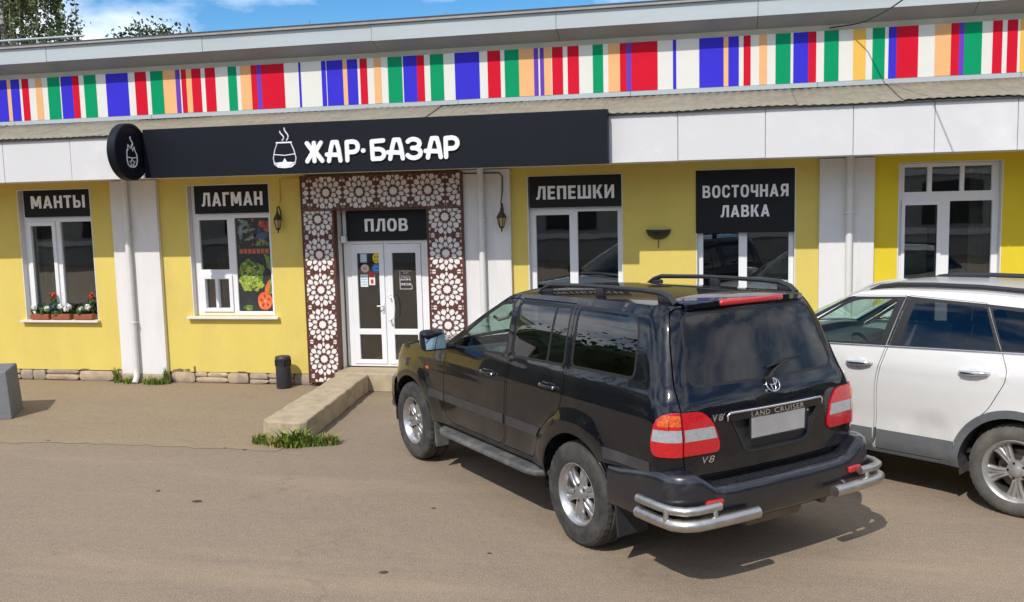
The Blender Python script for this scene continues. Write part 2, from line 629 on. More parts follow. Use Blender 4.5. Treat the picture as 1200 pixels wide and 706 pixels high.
def bold_text(word, w, h, depth, gap=0.15):
    """word fitted in w x h, centred on the origin in XZ, front at -depth"""
    tot = sum(BOLD[c][0] for c in word) + gap * (len(word) - 1)
    kx = w / tot
    out = MB()
    x = -w / 2
    for c in word:
        cw, add, sub = BOLD[c]
        T_ = lambda P: [(x + p[0] * kx, (p[1] - 0.5) * h) for p in P]
        A = [T_(p) for p in add]
        B = [T_(p) for p in sub]
        V, T = cdt(A + B)
        C = V[T].mean(1)
        keep = np.zeros(len(T), bool)
        for p in A: keep |= inpoly(C, p)
        for p in B: keep &= ~inpoly(C, p)
        T = T[keep]
        n = len(V)
        fs = [tuple(int(i) for i in t) for t in T]
        ed = {(int(t[i]), int(t[(i + 1) % 3])) for t in T for i in range(3)}
        for (a, b) in ed:
            if (b, a) not in ed:
                fs.append((a, a + n, b + n, b))
        out.add([(p[0], -depth, p[1]) for p in V] + [(p[0], 0, p[1]) for p in V], fs)
        x += (cw + gap) * kx
    return out
# ------------------------------------------------------------------ material table
pm('yellow_wall', (0.70, 0.548, 0.128), 0.85, var=0.05, vscale=2.5, bump=0.3, bscale=55, col2=(0.63, 0.485, 0.13), mask=(0.50, 0.80), mscale=1.8, stretch=(1.1, 1, 0.6))
pm('strong_yellow_wall', (0.74, 0.56, 0.022), 0.8, var=0.05, vscale=2.5, bump=0.12, bscale=90)
pm('white_plaster', (0.74, 0.72, 0.70), 0.8, var=0.06, vscale=4, bump=0.15, bscale=70, col2=(0.66, 0.63, 0.58), mask=(0.52, 0.72), stretch=(1, 1, 0.25))
pm('white_panel', (0.63, 0.617, 0.61), 0.45, var=0.025, vscale=1.5, col2=(0.70, 0.69, 0.68), mask=(0.55, 0.75), mscale=1.5)
pm('white_plastic', (0.80, 0.80, 0.81), 0.35, var=0.03, vscale=5)
pm('sill_metal', (0.72, 0.70, 0.66), 0.5, var=0.06, vscale=7)
pm('black_sign', (0.0065, 0.0078, 0.0135), 0.5, var=0.1, vscale=3, spec=0.2)
pm('black_flat_sign', (0.006, 0.0068, 0.009), 0.55, var=0.1, vscale=5, spec=0.3)
pm('letter_white', (0.80, 0.80, 0.80), 0.45, var=0.02)
pm('letter_grey', (0.90, 0.90, 0.91), 0.5, var=0.02)
pm('light_grey_sheet', (0.42, 0.46, 0.47), 0.45, var=0.06, vscale=2.0, metal=0.0, stretch=(0.4, 1, 3))
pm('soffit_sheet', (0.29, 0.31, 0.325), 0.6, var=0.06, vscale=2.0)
pm('upper_plaster', (0.50, 0.47, 0.38), 0.85, var=0.1, vscale=5)
pm('slate_sheet', (0.245, 0.22, 0.16), 0.9, var=0.22, vscale=9, bump=0.3, bscale=50, col2=(0.21, 0.19, 0.155), mask=(0.48, 0.7), mscale=4)
pm('roof_felt', (0.06, 0.06, 0.062), 0.9, var=0.2)
pm('roof_edge', (0.30, 0.29, 0.28), 0.7, var=0.2, vscale=4)
pm('frieze_board', (0.70, 0.68, 0.62), 0.5, var=0.02)
for k, c in dict(red=(0.60, 0.006, 0.026), blue=(0.040, 0.030, 0.54), green=(0.0, 0.28, 0.115), peach=(0.78, 0.43, 0.19), violet=(0.13, 0.05, 0.42), gold=(0.75, 0.46, 0.09)).items():
    pm('frieze_' + k, c, 0.6, var=0.05, vscale=3, spec=0.12)
pm('stone', (0.46, 0.35, 0.235), 0.9, var=0.25, vscale=7, bump=0.5, bscale=35, col2=(0.33, 0.27, 0.21), mask=(0.45, 0.7), mscale=9)
pm('bare_plaster', (0.19, 0.12, 0.07), 0.95, var=0.3, vscale=25, bump=0.4)
pm('mortar', (0.31, 0.25, 0.18), 0.95, var=0.2, bump=0.4)
pm('concrete', (0.43, 0.345, 0.225), 0.9, var=0.2, vscale=6, bump=0.5, bscale=45, col2=(0.30, 0.245, 0.17), mask=(0.5, 0.7), mscale=4)
pm('grey_block', (0.17, 0.175, 0.18), 0.9, var=0.14, vscale=7, bump=0.3, bscale=50)
pm('lattice_brown', (0.10, 0.030, 0.017), 0.55, var=0.12, vscale=12)
pm('lattice_back', (0.80, 0.76, 0.73), 0.7, var=0.03)
pm('black_metal', (0.018, 0.018, 0.019), 0.42, var=0.15, vscale=20)
pm('bronze_metal', (0.045, 0.036, 0.026), 0.5, var=0.2, vscale=30)
pm('pipe_white', (0.70, 0.69, 0.66), 0.5, var=0.06, vscale=5)
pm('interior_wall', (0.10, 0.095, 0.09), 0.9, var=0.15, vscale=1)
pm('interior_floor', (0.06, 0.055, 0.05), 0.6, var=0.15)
pm('curtain', (0.42, 0.38, 0.28), 0.9, var=0.1)
pm('amber_glass', (0.45, 0.36, 0.16), 0.25, var=0.1)
pm('chrome', (0.78, 0.79, 0.80), 0.16, metal=1.0, var=0.05)
glass('window_glass', (0.66, 0.70, 0.68), 1.52, boost=2.6)
ground_material('asphalt', ((0.275, 0.212, 0.151), (0.249, 0.198, 0.145), (0.303, 0.227, 0.145)))
ground_material('pavement', ((0.280, 0.216, 0.143), (0.310, 0.236, 0.153), (0.240, 0.187, 0.126)), speck=0.55)

# ------------------------------------------------------------------ ground
D = 12.10
def sheet(name, poly, z, mat):
    me = bpy.data.meshes.new(name)
    me.from_pydata([(x, y, z) for x, y in poly], [], [tuple(range(len(poly)))])
    return tag(link(name, me, mat), kind='structure')
sheet('ground', [(-600, -600), (600, -600), (600, 600), (-600, 600)], 0.0, 'asphalt')
# older, browner paving strip against the building, with a ragged front edge
edge = [(x, 8.66 + 0.05 * math.sin(x * 1.7) + random.uniform(-0.035, 0.035) + 0.03 * (x + 8)) for x in np.arange(-16, -4.4, 0.12)]
sheet('pavement', edge + [(-4.42, 9.1), (-4.62, 11.9), (-4.62, 12.06), (-16, 12.06)], 0.004, 'pavement')

# ------------------------------------------------------------------ building
X0, X1 = -17.0, 9.0
bld = empty('shop_building', (-3.4, D, 0), label='long yellow single-storey building with white pilasters and striped frieze', cat='building')
openings = dict(window_a=(-10.25, -9.00, 0.93, 2.89), window_b=(-7.42, -6.13, 0.99, 2.885), door=(-5.13, -3.80, 0.24, 2.49),
                window_c=(-2.42, -1.16, 0.32, 2.87), window_d=(-0.22, 1.00, 0.32, 2.885), window_e=(2.20, 3.37, 0.25, 2.90))
def rect(x0, x1, z0, z1):
    return [(x0, z0), (x1, z0), (x1, z1), (x0, z1)]
XS = 1.60   # the paint changes to a stronger yellow behind this pilaster
plate(rect(X0, XS, 0.165, 3.02), [rect(*openings[k]) for k in ('window_a', 'window_b', 'door', 'window_c', 'window_d')], D, 0.28).build('wall', 'yellow_wall', bld)
plate(rect(XS, X1, 0.165, 3.02), [rect(*openings['window_e'])], D, 0.28).build('wall', 'strong_yellow_wall', bld)
MB().box(X0, X1, D + 0.05, D + 0.28, -0.1, 0.165).build('plinth_core', 'mortar', bld)
# plinth stones, two uneven courses
def stones(xa, xb, y, zt=0.163):
    x = xa
    while x < xb - 0.04:
        w = min(random.uniform(0.28, 0.62), xb - x)
        cut = zt * random.uniform(0.38, 0.62)
        if random.random() < 0.22:
            rows = [(0.0, zt)]
        else:
            rows = [(0.0, cut), (cut, zt)]
        for z0, z1 in rows:
            sub = [(x, x + w)]
            if random.random() < 0.45 and w > 0.36:
                m_ = x + w * random.uniform(0.35, 0.65)
                sub = [(x, m_), (m_, x + w)]
            for a, c in sub:
                p = random.uniform(-0.005, 0.028)
                n = 10
                P = []
                for i in range(n):
                    t = 2 * math.pi * i / n
                    ct, st_ = math.cos(t), math.sin(t)
                    px = (a + c) / 2 + (c - a) / 2 * 0.97 * math.copysign(abs(ct) ** 0.42, ct) + random.uniform(-.008, .008)
                    pz = (z0 + z1) / 2 + (z1 - z0) / 2 * 0.93 * math.copysign(abs(st_) ** 0.42, st_) + random.uniform(-.006, .006)
                    P.append((px, max(0.0, min(zt, pz))))
                C = ((a + c) / 2, (z0 + z1) / 2)
                vs = [(q[0], y + 0.06, q[1]) for q in P] + [(q[0], y - p, q[1]) for q in P]
                vs += [(C[0] + (q[0] - C[0]) * 0.86, y - p - 0.012 + random.uniform(-.004, .004), C[1] + (q[1] - C[1]) * 0.72) for q in P]
                fs = [(i, (i + 1) % n, (i + 1) % n + n, i + n) for i in range(n)] + [(i + n, (i + 1) % n + n, (i + 1) % n + 2 * n, i + 2 * n) for i in range(n)] + [tuple(range(2 * n, 3 * n))]
                MB().add(vs, fs).build('plinth_stone', random.choice(['stone', 'stone', 'pale_stone', 'grey_stone']), bld, smooth=True, angle=45)
        x += w
pm('pale_stone', (0.55, 0.43, 0.27), 0.9, var=0.25, vscale=9, bump=0.5, bscale=35)
pm('grey_stone', (0.36, 0.29, 0.22), 0.9, var=0.25, vscale=9, bump=0.5, bscale=35)
stones(-13.15, -8.62, D + 0.005)
stones(-7.86, -5.6, D + 0.005)
stones(-2.62, -1.2, D + 0.005)
# pilasters with their downpipes
for (a, b, px) in ((-8.62, -7.87, -8.33), (-3.32, -2.64, -3.02), (1.275, 1.92, 1.62), (6.1, 6.75, 6.4), (-13.9, -13.2, -13.6)):
    MB().box(a, b, D - 0.07, D - 0.002, 0.13, 2.975).build('pilaster', 'white_plaster', bld, bevel=0.006)
    MB().rbox(((a + b) / 2, D - 0.03, 0.062), (b - a + 0.01, 0.10, 0.132), 0.015, 2).build('pilaster_base', 'stone', bld)
    p = MB().tube([(px, D - 0.135, 2.99), (px, D - 0.135, 0.25), (px, D - 0.14, 0.10), (px, D - 0.20, 0.02)], 0.043, 12).build('downpipe', 'pipe_white', bld, smooth=True, angle=50)
    for z in (2.3, 0.9):
        MB().box(px - 0.052, px + 0.052, D - 0.18, D - 0.075, z, z + 0.02).build('pipe_clamp', 'pipe_white', p)

# canopy: soffit, white fascia panels, corrugated sheets
E = D - 1.0
MB().box(X0, X1, E + 0.03, D - 0.001, 2.985, 3.015).build('canopy_soffit', 'white_plaster', bld)
MB().box(X0, X1, E + 0.02, E + 0.05, 3.016, 3.50).build('canopy_frame', 'mortar', bld)
seams = [-16.8, -15.8, -14.8, -13.8, -12.8, -11.75, -10.65, -9.57, -8.51, -7.5, -6.5, -5.5, -4.45, -3.4, -2.4, -1.40, -0.41, 0.577, 1.53, 2.38, 3.22, 4.2, 5.2, 6.2, 7.2, 8.2]
for a, b in zip(seams[:-1], seams[1:]):
    t = random.uniform(-0.002, 0.002)
    MB().box(a + 0.004, b - 0.004, E + t, E + 0.018, 2.972 + t, 3.522 + t).build('fascia_panel', 'white_panel', bld)
MB().box(X0, X1, E - 0.035, E - 0.004, 3.523, 3.545).build('drip_edge', 'roof_felt', bld)
def canopy_sheet(xa, xb, k):
    vs, fs = [], []
    nx = int((xb - xa) / 0.022)
    rows = [(E - 0.05, 3.548), (E + 0.33, 3.645), (E + 0.66, 3.742), (D - 0.005, 3.842)]
    for j, (y, z) in enumerate(rows):
        for i in range(nx + 1):
            x = xa + (xb - xa) * i / nx
            vs.append((x, y, z + 0.005 * math.cos(x * 2 * math.pi / 0.10) + 0.004 * math.sin(x * 3.1 + j) + (k % 2) * 0.006))
    for j in range(3):
        for i in range(nx):
            a = j * (nx + 1) + i
            fs.append((a, a + 1, a + nx + 2, a + nx + 1))
    o = MB().add(vs, fs).build('roof_sheet', 'slate_sheet', bld, smooth=True)
    s = o.modifiers.new('solid', 'SOLIDIFY')
    s.thickness = 0.008
    s.offset = -1
x = X0
k = 0
while x < X1 - 0.1:
    canopy_sheet(x, min(x + 1.13, X1), k)
    x += 1.12
    k += 1
# upper wall with the striped frieze
MB().box(X0, X1, D + 0.002, D + 0.28, 3.021, 4.70).build('upper_wall', 'upper_plaster', bld)
for a in np.arange(X0, X1 - 0.5, 2.28):
    MB().box(a + 0.002, min(a + 2.276, X1), D - 0.03, D, 3.846, 3.902).build('flashing', 'light_grey_sheet', bld)
fr = MB().box(X0, X1, D - 0.018, D, 3.906, 4.515).build('frieze', 'frieze_board', bld)
ST = [('b', -10.248), ('p', -10.186), ('b', -10.039), ('w', -9.995), ('r', -9.882), ('w', -9.765), ('p', -9.656), ('w', -9.559), ('g', -9.357), ('w', -9.335), ('b', -9.142), ('r', -9.036), ('w', -8.95), ('g', -8.753), ('w', -8.588), ('b', -8.229), ('w', -8.118), ('r', -7.936), ('w', -7.868), ('g', -7.666), ('p', -7.47), ('v', -7.402), ('w', -7.379), ('r', -7.301), ('p', -7.217), ('r', -7.074), ('w', -7.007), ('r', -6.851), ('w', -6.653), ('g', -6.522), ('w', -6.463), ('p', -6.3), ('r', -6.212), ('v', -6.147), ('r', -5.803), ('w', -5.586), ('b', -5.555), ('w', -5.249), ('b', -5.185), ('w', -5.172), ('b', -4.936), ('p', -4.874), ('b', -4.726), ('w', -4.689), ('r', -4.587), ('w', -4.489), ('p', -4.389), ('w', -4.291), ('g', -4.091), ('w', -4.073), ('b', -3.881), ('r', -3.779), ('w', -3.696), ('g', -3.511), ('w', -3.355), ('b', -3.019), ('w', -2.908), ('r', -2.735), ('w', -2.678), ('g', -2.486), ('p', -2.287), ('v', -2.23), ('w', -2.207), ('v', -2.154), ('p', -2.061), ('w', -2.047), ('r', -1.907), ('w', -1.845), ('r', -1.698), ('w', -1.518), ('g', -1.386), ('w', -1.32), ('p', -1.17), ('r', -1.088), ('v', -1.026), ('r', -0.695), ('w', -0.503), ('b', -0.463), ('w', -0.178), ('b', 0.12), ('p', 0.177), ('b', 0.304), ('w', 0.361), ('r', 0.446), ('w', 0.548), ('p', 0.642), ('w', 0.744), ('g', 0.921), ('w', 0.954), ('b', 1.13), ('r', 1.222), ('w', 1.314), ('g', 1.483), ('w', 1.65), ('y', 1.794), ('w', 1.87), ('g', 2.01), ('w', 2.052), ('b', 2.141), ('r', 2.385), ('w', 2.57), ('p', 2.747), ('r', 2.837), ('v', 2.893), ('g', 3.086), ('w', 3.202), ('r', 3.306), ('w', 3.359), ('r', 3.471), ('w', 3.5), ('y', 3.60)]
names = dict(r='red', b='blue', g='green', p='peach', v='violet', y='gold')
def stripe(a, b, c):
    MB().box(a, b, D - 0.0225, D - 0.0182, 3.908, 4.513).build('stripe', 'frieze_' + names[c], fr)
prev = -10.56
for c, x in ST:
    if c != 'w':
        stripe(prev, x, c)
    prev = x
# the banner's rhythm goes on to either side of the picture
for s, (lo, hi) in ((5.312, (-10.2, -5.249)), (-5.312, (-5.249, 0.06))):
    sgn = -1 if s > 0 else 1
    pr = None
    for c, x in ST:
        if pr is not None and lo <= pr and x <= hi and c != 'w':
            a, b = (pr - 5.33, x - 5.33) if s > 0 else (pr + 8.85, x + 8.85)
            if (s > 0 and b < -10.57) or (s < 0 and a > 3.62):
                stripe(a, b, c)
        pr = x
# roof edge
for a in np.arange(X0, X1 - 0.4, 2.46):
    a2 = a + 0.30
    t = random.uniform(-0.004, 0.004)
    MB().box(a2 + 0.003, min(a2 + 2.457, X1), 11.80 + t, 11.83, 4.69 + t, 4.895).build('eave_fascia', 'light_grey_sheet', bld)
    v = [(a2 + 0.003, 11.832, 4.688), (a2 + 2.457, 11.832, 4.688), (a2 + 2.457, D - 0.001, 4.585), (a2 + 0.003, D - 0.001, 4.585)]
    v += [(p[0], p[1], p[2] + 0.012) for p in v]
    MB().add(v, [(0, 1, 2, 3), (7, 6, 5, 4), (0, 4, 5, 1), (1, 5, 6, 2), (2, 6, 7, 3), (3, 7, 4, 0)]).build('eave_soffit', 'soffit_sheet', bld)
MB().box(X0, X1, 11.76, 22, 4.90, 4.925).build('roof', 'roof_edge', bld)
MB().box(X0, X1, 11.79, 22, 4.927, 4.955).build('roof_covering', 'roof_felt', bld)
for x in (-6.43, -5.50, -4.50, -3.535, -2.54, -1.56, -8.4, -7.4):
    h = random.uniform(0.05, 0.12)
    m = MB().tube([(x, 12.3, 4.955), (x + 0.01, 12.3, 5.0 + h)], 0.011, 6)
    m.rbox((x, 12.3, 4.985), (0.06, 0.06, 0.06), 0.012, 1)
    m.build('roof_stud', 'roof_edge', bld)
rail = MB().tube([(-17, 12.3, 5.15), (-9.05, 12.3, 5.12)], 0.016, 8)
for x in (-16, -14, -12, -10.9, -9.85, -9.2):
    rail.tube([(x, 12.3, 4.955), (x, 12.3, 5.135)], 0.014, 6)
rail.build('roof_rail', 'light_grey_sheet', bld)
# shell behind the front, so that rooms stay dark
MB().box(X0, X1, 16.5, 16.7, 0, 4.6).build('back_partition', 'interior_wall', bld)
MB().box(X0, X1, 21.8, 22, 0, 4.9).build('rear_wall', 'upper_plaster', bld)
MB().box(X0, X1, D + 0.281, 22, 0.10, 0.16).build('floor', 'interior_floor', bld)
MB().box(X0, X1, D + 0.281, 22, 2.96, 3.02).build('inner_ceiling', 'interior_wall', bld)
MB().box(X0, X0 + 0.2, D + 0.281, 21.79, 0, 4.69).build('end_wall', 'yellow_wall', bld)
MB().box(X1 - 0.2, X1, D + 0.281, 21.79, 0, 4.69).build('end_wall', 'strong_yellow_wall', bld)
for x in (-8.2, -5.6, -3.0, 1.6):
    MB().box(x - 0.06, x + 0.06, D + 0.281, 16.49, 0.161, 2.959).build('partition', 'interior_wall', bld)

def reveal(k, depth=0.16):
    x0, x1, z0, z1 = openings[k]
    m = MB()
    m.box(x0, x0 + 0.012, D - 0.004, D + depth, z0, z1)
    m.box(x1 - 0.012, x1, D - 0.004, D + depth, z0, z1)
    m.box(x0 + 0.0125, x1 - 0.0125, D - 0.004, D + depth, z1 - 0.012, z1)
    return m.build('reveal', 'white_plaster', bld)

def window(k, panes, bars, sill=None, yg=12.22, border=0.055):
    """panes: list of (x0,x1,z0,z1) glass lights; the frame fills the rest of the opening"""
    x0, x1, z0, z1 = openings[k]
    w = plate(rect(x0 + 0.013, x1 - 0.013, z0 + 0.002, z1 - 0.014), [rect(*p) for p in panes], yg - 0.03, 0.06).build('window', 'white_plastic', bld, bevel=0.006)
    for p in panes:
        m = MB()
        m.box(p[0] - 0.01, p[1] + 0.01, yg + 0.004, yg + 0.008, p[2] - 0.01, p[3] + 0.01)
        m.build('pane', 'window_glass', w)
        s = MB()
        t = 0.016
        a, b, c, d = p
        s.box(a, a + t, yg - 0.045, yg - 0.031, c, d)
        s.box(b - t, b, yg - 0.045, yg - 0.031, c, d)
        s.box(a + t, b - t, yg - 0.045, yg - 0.031, c, c + t)
        s.box(a + t, b - t, yg - 0.045, yg - 0.031, d - t, d)
    if sill:
        MB().box(sill[0], sill[1], D - 0.075, yg - 0.031, z0 - 0.035, z0 - 0.002).build('sill', 'sill_metal', w, bevel=0.004)
    reveal(k)
    return w

wa = window('window_a', [(-10.13, -9.73, 1.02, 2.36), (-9.62, -9.06, 0.99, 2.40), (-10.18, -9.06, 2.52, 2.82)], [], (-10.31, -8.97))
# opening sash of the left light
s = MB()
for (a, b, c, d) in ((-10.17, -10.115, 0.98, 2.40), (-9.745, -9.69, 0.98, 2.40), (-10.115, -9.745, 0.98, 1.035), (-10.115, -9.745, 2.345, 2.40)):
    s.box(a, b, 12.165, 12.189, c, d)
s.build('sash', 'white_plastic', wa)
wb = window('window_b', [(-7.31, -6.86, 1.66, 2.38), (-7.25, -7.085, 1.10, 1.52), (-7.045, -6.865, 1.10, 1.52), (-6.74, -6.21, 1.05, 2.40), (-7.31, -6.2, 2.53, 2.82)], [], (-7.50, -6.06))
s = MB()
for (a, b, c, d) in ((-7.30, -7.25, 1.05, 1.58), (-6.865, -6.815, 1.05, 1.58), (-7.25, -6.865, 1.05, 1.10), (-7.25, -6.865, 1.53, 1.58), (-7.085, -7.045, 1.10, 1.53)):
    s.box(a, b, 12.163, 12.189, c, d)
s.build('sash', 'white_plastic', wb)
wc = window('window_c', [(-2.325, -1.875, 0.40, 2.35), (-1.765, -1.235, 0.40, 2.39), (-2.3, -1.25, 2.52, 2.80)], [])
wd = window('window_d', [(-0.135, 0.31, 0.40, 2.10), (0.415, 0.925, 0.40, 2.10), (-0.13, 0.92, 2.22, 2.82)], [])
we = window('window_e', [(2.285, 2.545, 2.54, 2.84), (2.60, 2.915, 2.54, 2.84), (2.965, 3.27, 2.54, 2.84), (2.285, 2.68, 0.40, 2.38), (2.81, 3.285, 0.40, 2.42)], [])
s = MB()
for (a, b, c, d) in ((2.255, 2.295, 0.35, 2.425), (2.665, 2.71, 0.35, 2.425), (2.295, 2.665, 2.38, 2.425)):
    s.box(a, b, 12.165, 12.189, c, d)
s.build('sash', 'white_plastic', we)

# entrance: double glazed door
dr = plate(rect(-5.105, -3.825, 0.262, 2.478), [rect(-4.995, -4.505, 0.30, 2.0), rect(-4.475, -3.965, 0.30, 2.0)], 12.235, 0.06).build('entrance_door', 'white_plastic', bld, bevel=0.006)
for (a, b) in ((-4.992, -4.508), (-4.472, -3.968)):
    m = plate(rect(a, b, 0.30, 1.997), [rect(a + 0.085, b - 0.075, 0.36, 0.72), rect(a + 0.085, b - 0.075, 0.80, 1.87)], 12.222, 0.05).build('door_leaf', 'white_plastic', dr, bevel=0.005)
    MB().box(a + 0.08, b - 0.07, 12.247, 12.251, 0.355, 0.725).build('pane', 'window_glass', dr)
    MB().box(a + 0.08, b - 0.07, 12.247, 12.251, 0.795, 1.875).build('pane', 'window_glass', dr)
reveal('door', 0.12)
for x, s in ((-4.535, -1), (-4.43, 1)):
    h = MB()
    if s > 0:
        h.tube([(x, 12.222, 1.28), (x, 12.15, 1.28), (x + 0.075, 12.13, 1.24), (x + 0.085, 12.13, 1.10), (x + 0.075, 12.13, 0.97), (x, 12.15, 0.93), (x, 12.222, 0.93)], 0.013, 8)
    else:
        h.tube([(x, 12.222, 1.13), (x, 12.16, 1.13), (x - 0.07, 12.15, 1.13)], 0.010, 8)
        h.rbox((x, 12.216, 1.10), (0.035, 0.012, 0.16), 0.005, 1)
    h.build('handle', 'white_plastic', dr, smooth=True, angle=50)
# flat prints stuck to the glass of the left leaf and the white notice on the right leaf
pm('print_yellow', (0.75, 0.55, 0.02), 0.5, var=0.05)
pm('print_blue', (0.02, 0.20, 0.55), 0.5, var=0.05)
pm('print_red', (0.62, 0.03, 0.03), 0.5, var=0.05)
pm('print_white', (0.78, 0.78, 0.76), 0.5, var=0.04)
pm('print_paleblue', (0.35, 0.55, 0.68), 0.5, var=0.05)
pm('print_dark', (0.02, 0.02, 0.022), 0.5)
pm('print_pink', (0.6, 0.32, 0.28), 0.5, var=0.1)
def disc(x, z, rx, rz, y, mat, parent, name='sticker', n=20):
    return MB().prism([(x + rx * math.cos(2 * math.pi * i / n), z + rz * math.sin(2 * math.pi * i / n)) for i in range(n)], y, y + 0.001).build(name, mat, parent)
YS = 12.2455
st = disc(-4.625, 1.80, 0.055, 0.075, YS, 'print_yellow', dr)
disc(-4.643, 1.815, 0.008, 0.012, YS - 0.0015, 'print_dark', st, 'mark')
disc(-4.607, 1.815, 0.008, 0.012, YS - 0.0015, 'print_dark', st, 'mark')
MB().tube([(-4.655 + 0.06 * t, YS - 0.001, 1.775 - 0.02 * math.sin(math.pi * t)) for t in np.linspace(0, 1, 7)], 0.004, 5).build('mark', 'print_dark', st)
st = disc(-4.635, 1.655, 0.058, 0.065, YS, 'print_blue', dr)
MB().tube([(-4.635 + 0.03 * math.cos(a), YS - 0.001, 1.655 + 0.03 * math.sin(a)) for a in np.linspace(0.5, 5.8, 12)], 0.005, 5).build('mark', 'print_paleblue', st)
st = disc(-4.80, 1.655, 0.065, 0.06, YS, 'print_pink', dr)
MB().tube([(-4.80 + 0.045 * math.cos(a), YS - 0.001, 1.655 + 0.038 * math.sin(a)) for a in np.linspace(0, 6.28, 14)], 0.006, 5, closed=True).build('mark', 'print_white', st)
MB().box(-4.865, -4.765, YS, YS + 0.001, 1.74, 1.865).build('sticker', 'print_paleblue', dr)
q = MB()
for i in range(3):
    q.box(-4.85, -4.78, YS - 0.002, YS - 0.001, 1.76 + i * 0.032, 1.775 + i * 0.032)
q.build('print', 'print_white', dr)
MB().box(-4.872, -4.762, YS, YS + 0.001, 1.395, 1.57).build('sticker', 'print_white', dr)
q = MB()
for i in range(4):
    q.box(-4.86, -4.775, YS - 0.002, YS - 0.001, 1.42 + i * 0.036, 1.436 + i * 0.036)
q.build('print', 'print_paleblue', dr)
MB().box(-4.745, -4.655, YS, YS + 0.001, 1.42, 1.575).build('sticker', 'print_white', dr)
q = MB().box(-4.742, -4.66, YS - 0.002, YS - 0.001, 1.53, 1.60)
q.box(-4.72, -4.68, YS - 0.002, YS - 0.001, 1.44, 1.50)
q.build('print', 'print_red', dr)
# opening-hours notice: a frame of white lines and rows of small letters
q = MB()
for (a, b, c, d) in ((-4.29, -4.284, 1.36, 1.62), (-4.284, -4.11, 1.36, 1.366), (-4.116, -4.11, 1.366, 1.42), (-4.27, -4.11, 1.612, 1.618)):
    q.box(a, b, YS - 0.001, YS, c, d)
q.build('print', 'print_white', dr)
for s_, w, h, z in (('РЕЖИМ', 0.07, 0.022, 1.585), ('РАБОТЫ', 0.13, 0.034, 1.535), ('КАФЕ', 0.14, 0.028, 1.495), ('10:00 22:00', 0.15, 0.034, 1.43)):
    moved(text_mb(s_, w, h, 0.001, 0.01), -4.20, YS, z).build('print', 'print_white', dr)
# security sensor above the door
MB().rbox((-5.06, 12.16, 2.07), (0.07, 0.09, 0.10), 0.012, 2).build('sensor_box', 'white_plastic', bld)

# ------------------------------------------------------------------ things seen through the glass
pm('orange_glaze', (0.52, 0.17, 0.03), 0.35, var=0.15, vscale=9)
pm('brown_basket', (0.30, 0.15, 0.05), 0.7, var=0.3, vscale=20)
v = MB().lathe([(0.06, 0), (0.095, 0.02), (0.105, 0.12), (0.09, 0.24), (0.045, 0.36), (0.035, 0.46), (0.045, 0.52), (0.03, 0.53)], 20, c=(-7.17, 12.36, 1.02))
tag(v.build('vase', 'orange_glaze', None, smooth=True), 'tall orange bottle-shaped vase behind the small lower pane', 'vase')
ped = MB().box(-7.4, -6.1, 12.30, 12.50, 0.90, 1.0)
ped.build('inner_ledge', 'interior_wall', bld)
v = MB().lathe([(0.03, 0), (0.14, 0.03), (0.19, 0.12), (0.17, 0.2), (0.10, 0.27), (0.04, 0.28)], 20, c=(-7.08, 12.62, 1.62), wob=lambda i, j: 0.012 * math.cos(j * math.pi / 2))
tag(v.build('pumpkin', 'brown_basket', None, smooth=True), 'brown rounded basket behind the upper left pane of the poster window', 'basket')
MB().box(-7.35, -6.8, 12.45, 12.8, 1.585, 1.615).build('inner_shelf', 'interior_wall', bld)
c = MB()
for i in range(7):
    c.tube([(3.10 + i * 0.033, 12.42 + 0.015 * (i % 2), 2.9), (3.10 + i * 0.033, 12.42 + 0.015 * (i % 2), 0.3)], 0.02, 8)
tag(c.build('curtain', 'curtain', None, smooth=True), 'pale beige curtain hanging at the right side of the right-hand glazed opening', 'curtain')
tag(MB().rbox((2.47, 12.6, 1.15), (0.34, 0.04, 1.9), 0.01, 1).build('cupboard_back', 'curtain', None), 'beige board standing behind the left light of the right-hand glazed opening', 'board')
tag(MB().rbox((-10.02, 12.5, 1.95), (0.17, 0.02, 0.24), 0.004, 1).build('notice', pm('notice_yellow', (0.55, 0.50, 0.03), 0.6), None), 'small yellow-green notice seen through the left pane of the flower window', 'notice')
tag(MB().rbox((-10.12, 12.55, 1.75), (0.22, 0.05, 1.4), 0.01, 1).build('blind', 'curtain', None), 'narrow beige blind at the left edge of the flower window', 'blind')
# vegetable poster filling the right light of the second window: dark sheet with flat printed shapes
pm('poster_dark', (0.028, 0.028, 0.030), 0.5, var=0.3, vscale=8)
pm('poster_leaf', (0.10, 0.20, 0.03), 0.5, var=0.55, vscale=22, col2=(0.28, 0.33, 0.04), mscale=14)
pm('poster_deep', (0.03, 0.07, 0.015), 0.5, var=0.4, vscale=20)
pm('poster_lime', (0.30, 0.37, 0.04), 0.5, var=0.5, vscale=25)
pm('poster_orange', (0.72, 0.13, 0.03), 0.5, var=0.15, vscale=14, col2=(0.8, 0.25, 0.08), mscale=12)
pm('poster_red', (0.45, 0.04, 0.03), 0.5, var=0.3, vscale=16)
pm('poster_grey', (0.20, 0.24, 0.20), 0.5, var=0.5, vscale=18)
pm('poster_rust', (0.42, 0.12, 0.06), 0.5, var=0.4, vscale=30)
pm('poster_blue', (0.05, 0.09, 0.16), 0.5, var=0.4, vscale=15)
pm('print_pale', (0.55, 0.58, 0.40), 0.5, var=0.1)
pos = empty('vegetable_poster', (-6.47, 12.21, 1.05), label='dark poster with printed vegetables filling the right light of the second window', cat='poster')
YP = 12.2145
MB().box(-6.738, -6.212, YP, YP + 0.003, 1.052, 2.398).build('sheet', 'poster_dark', pos)
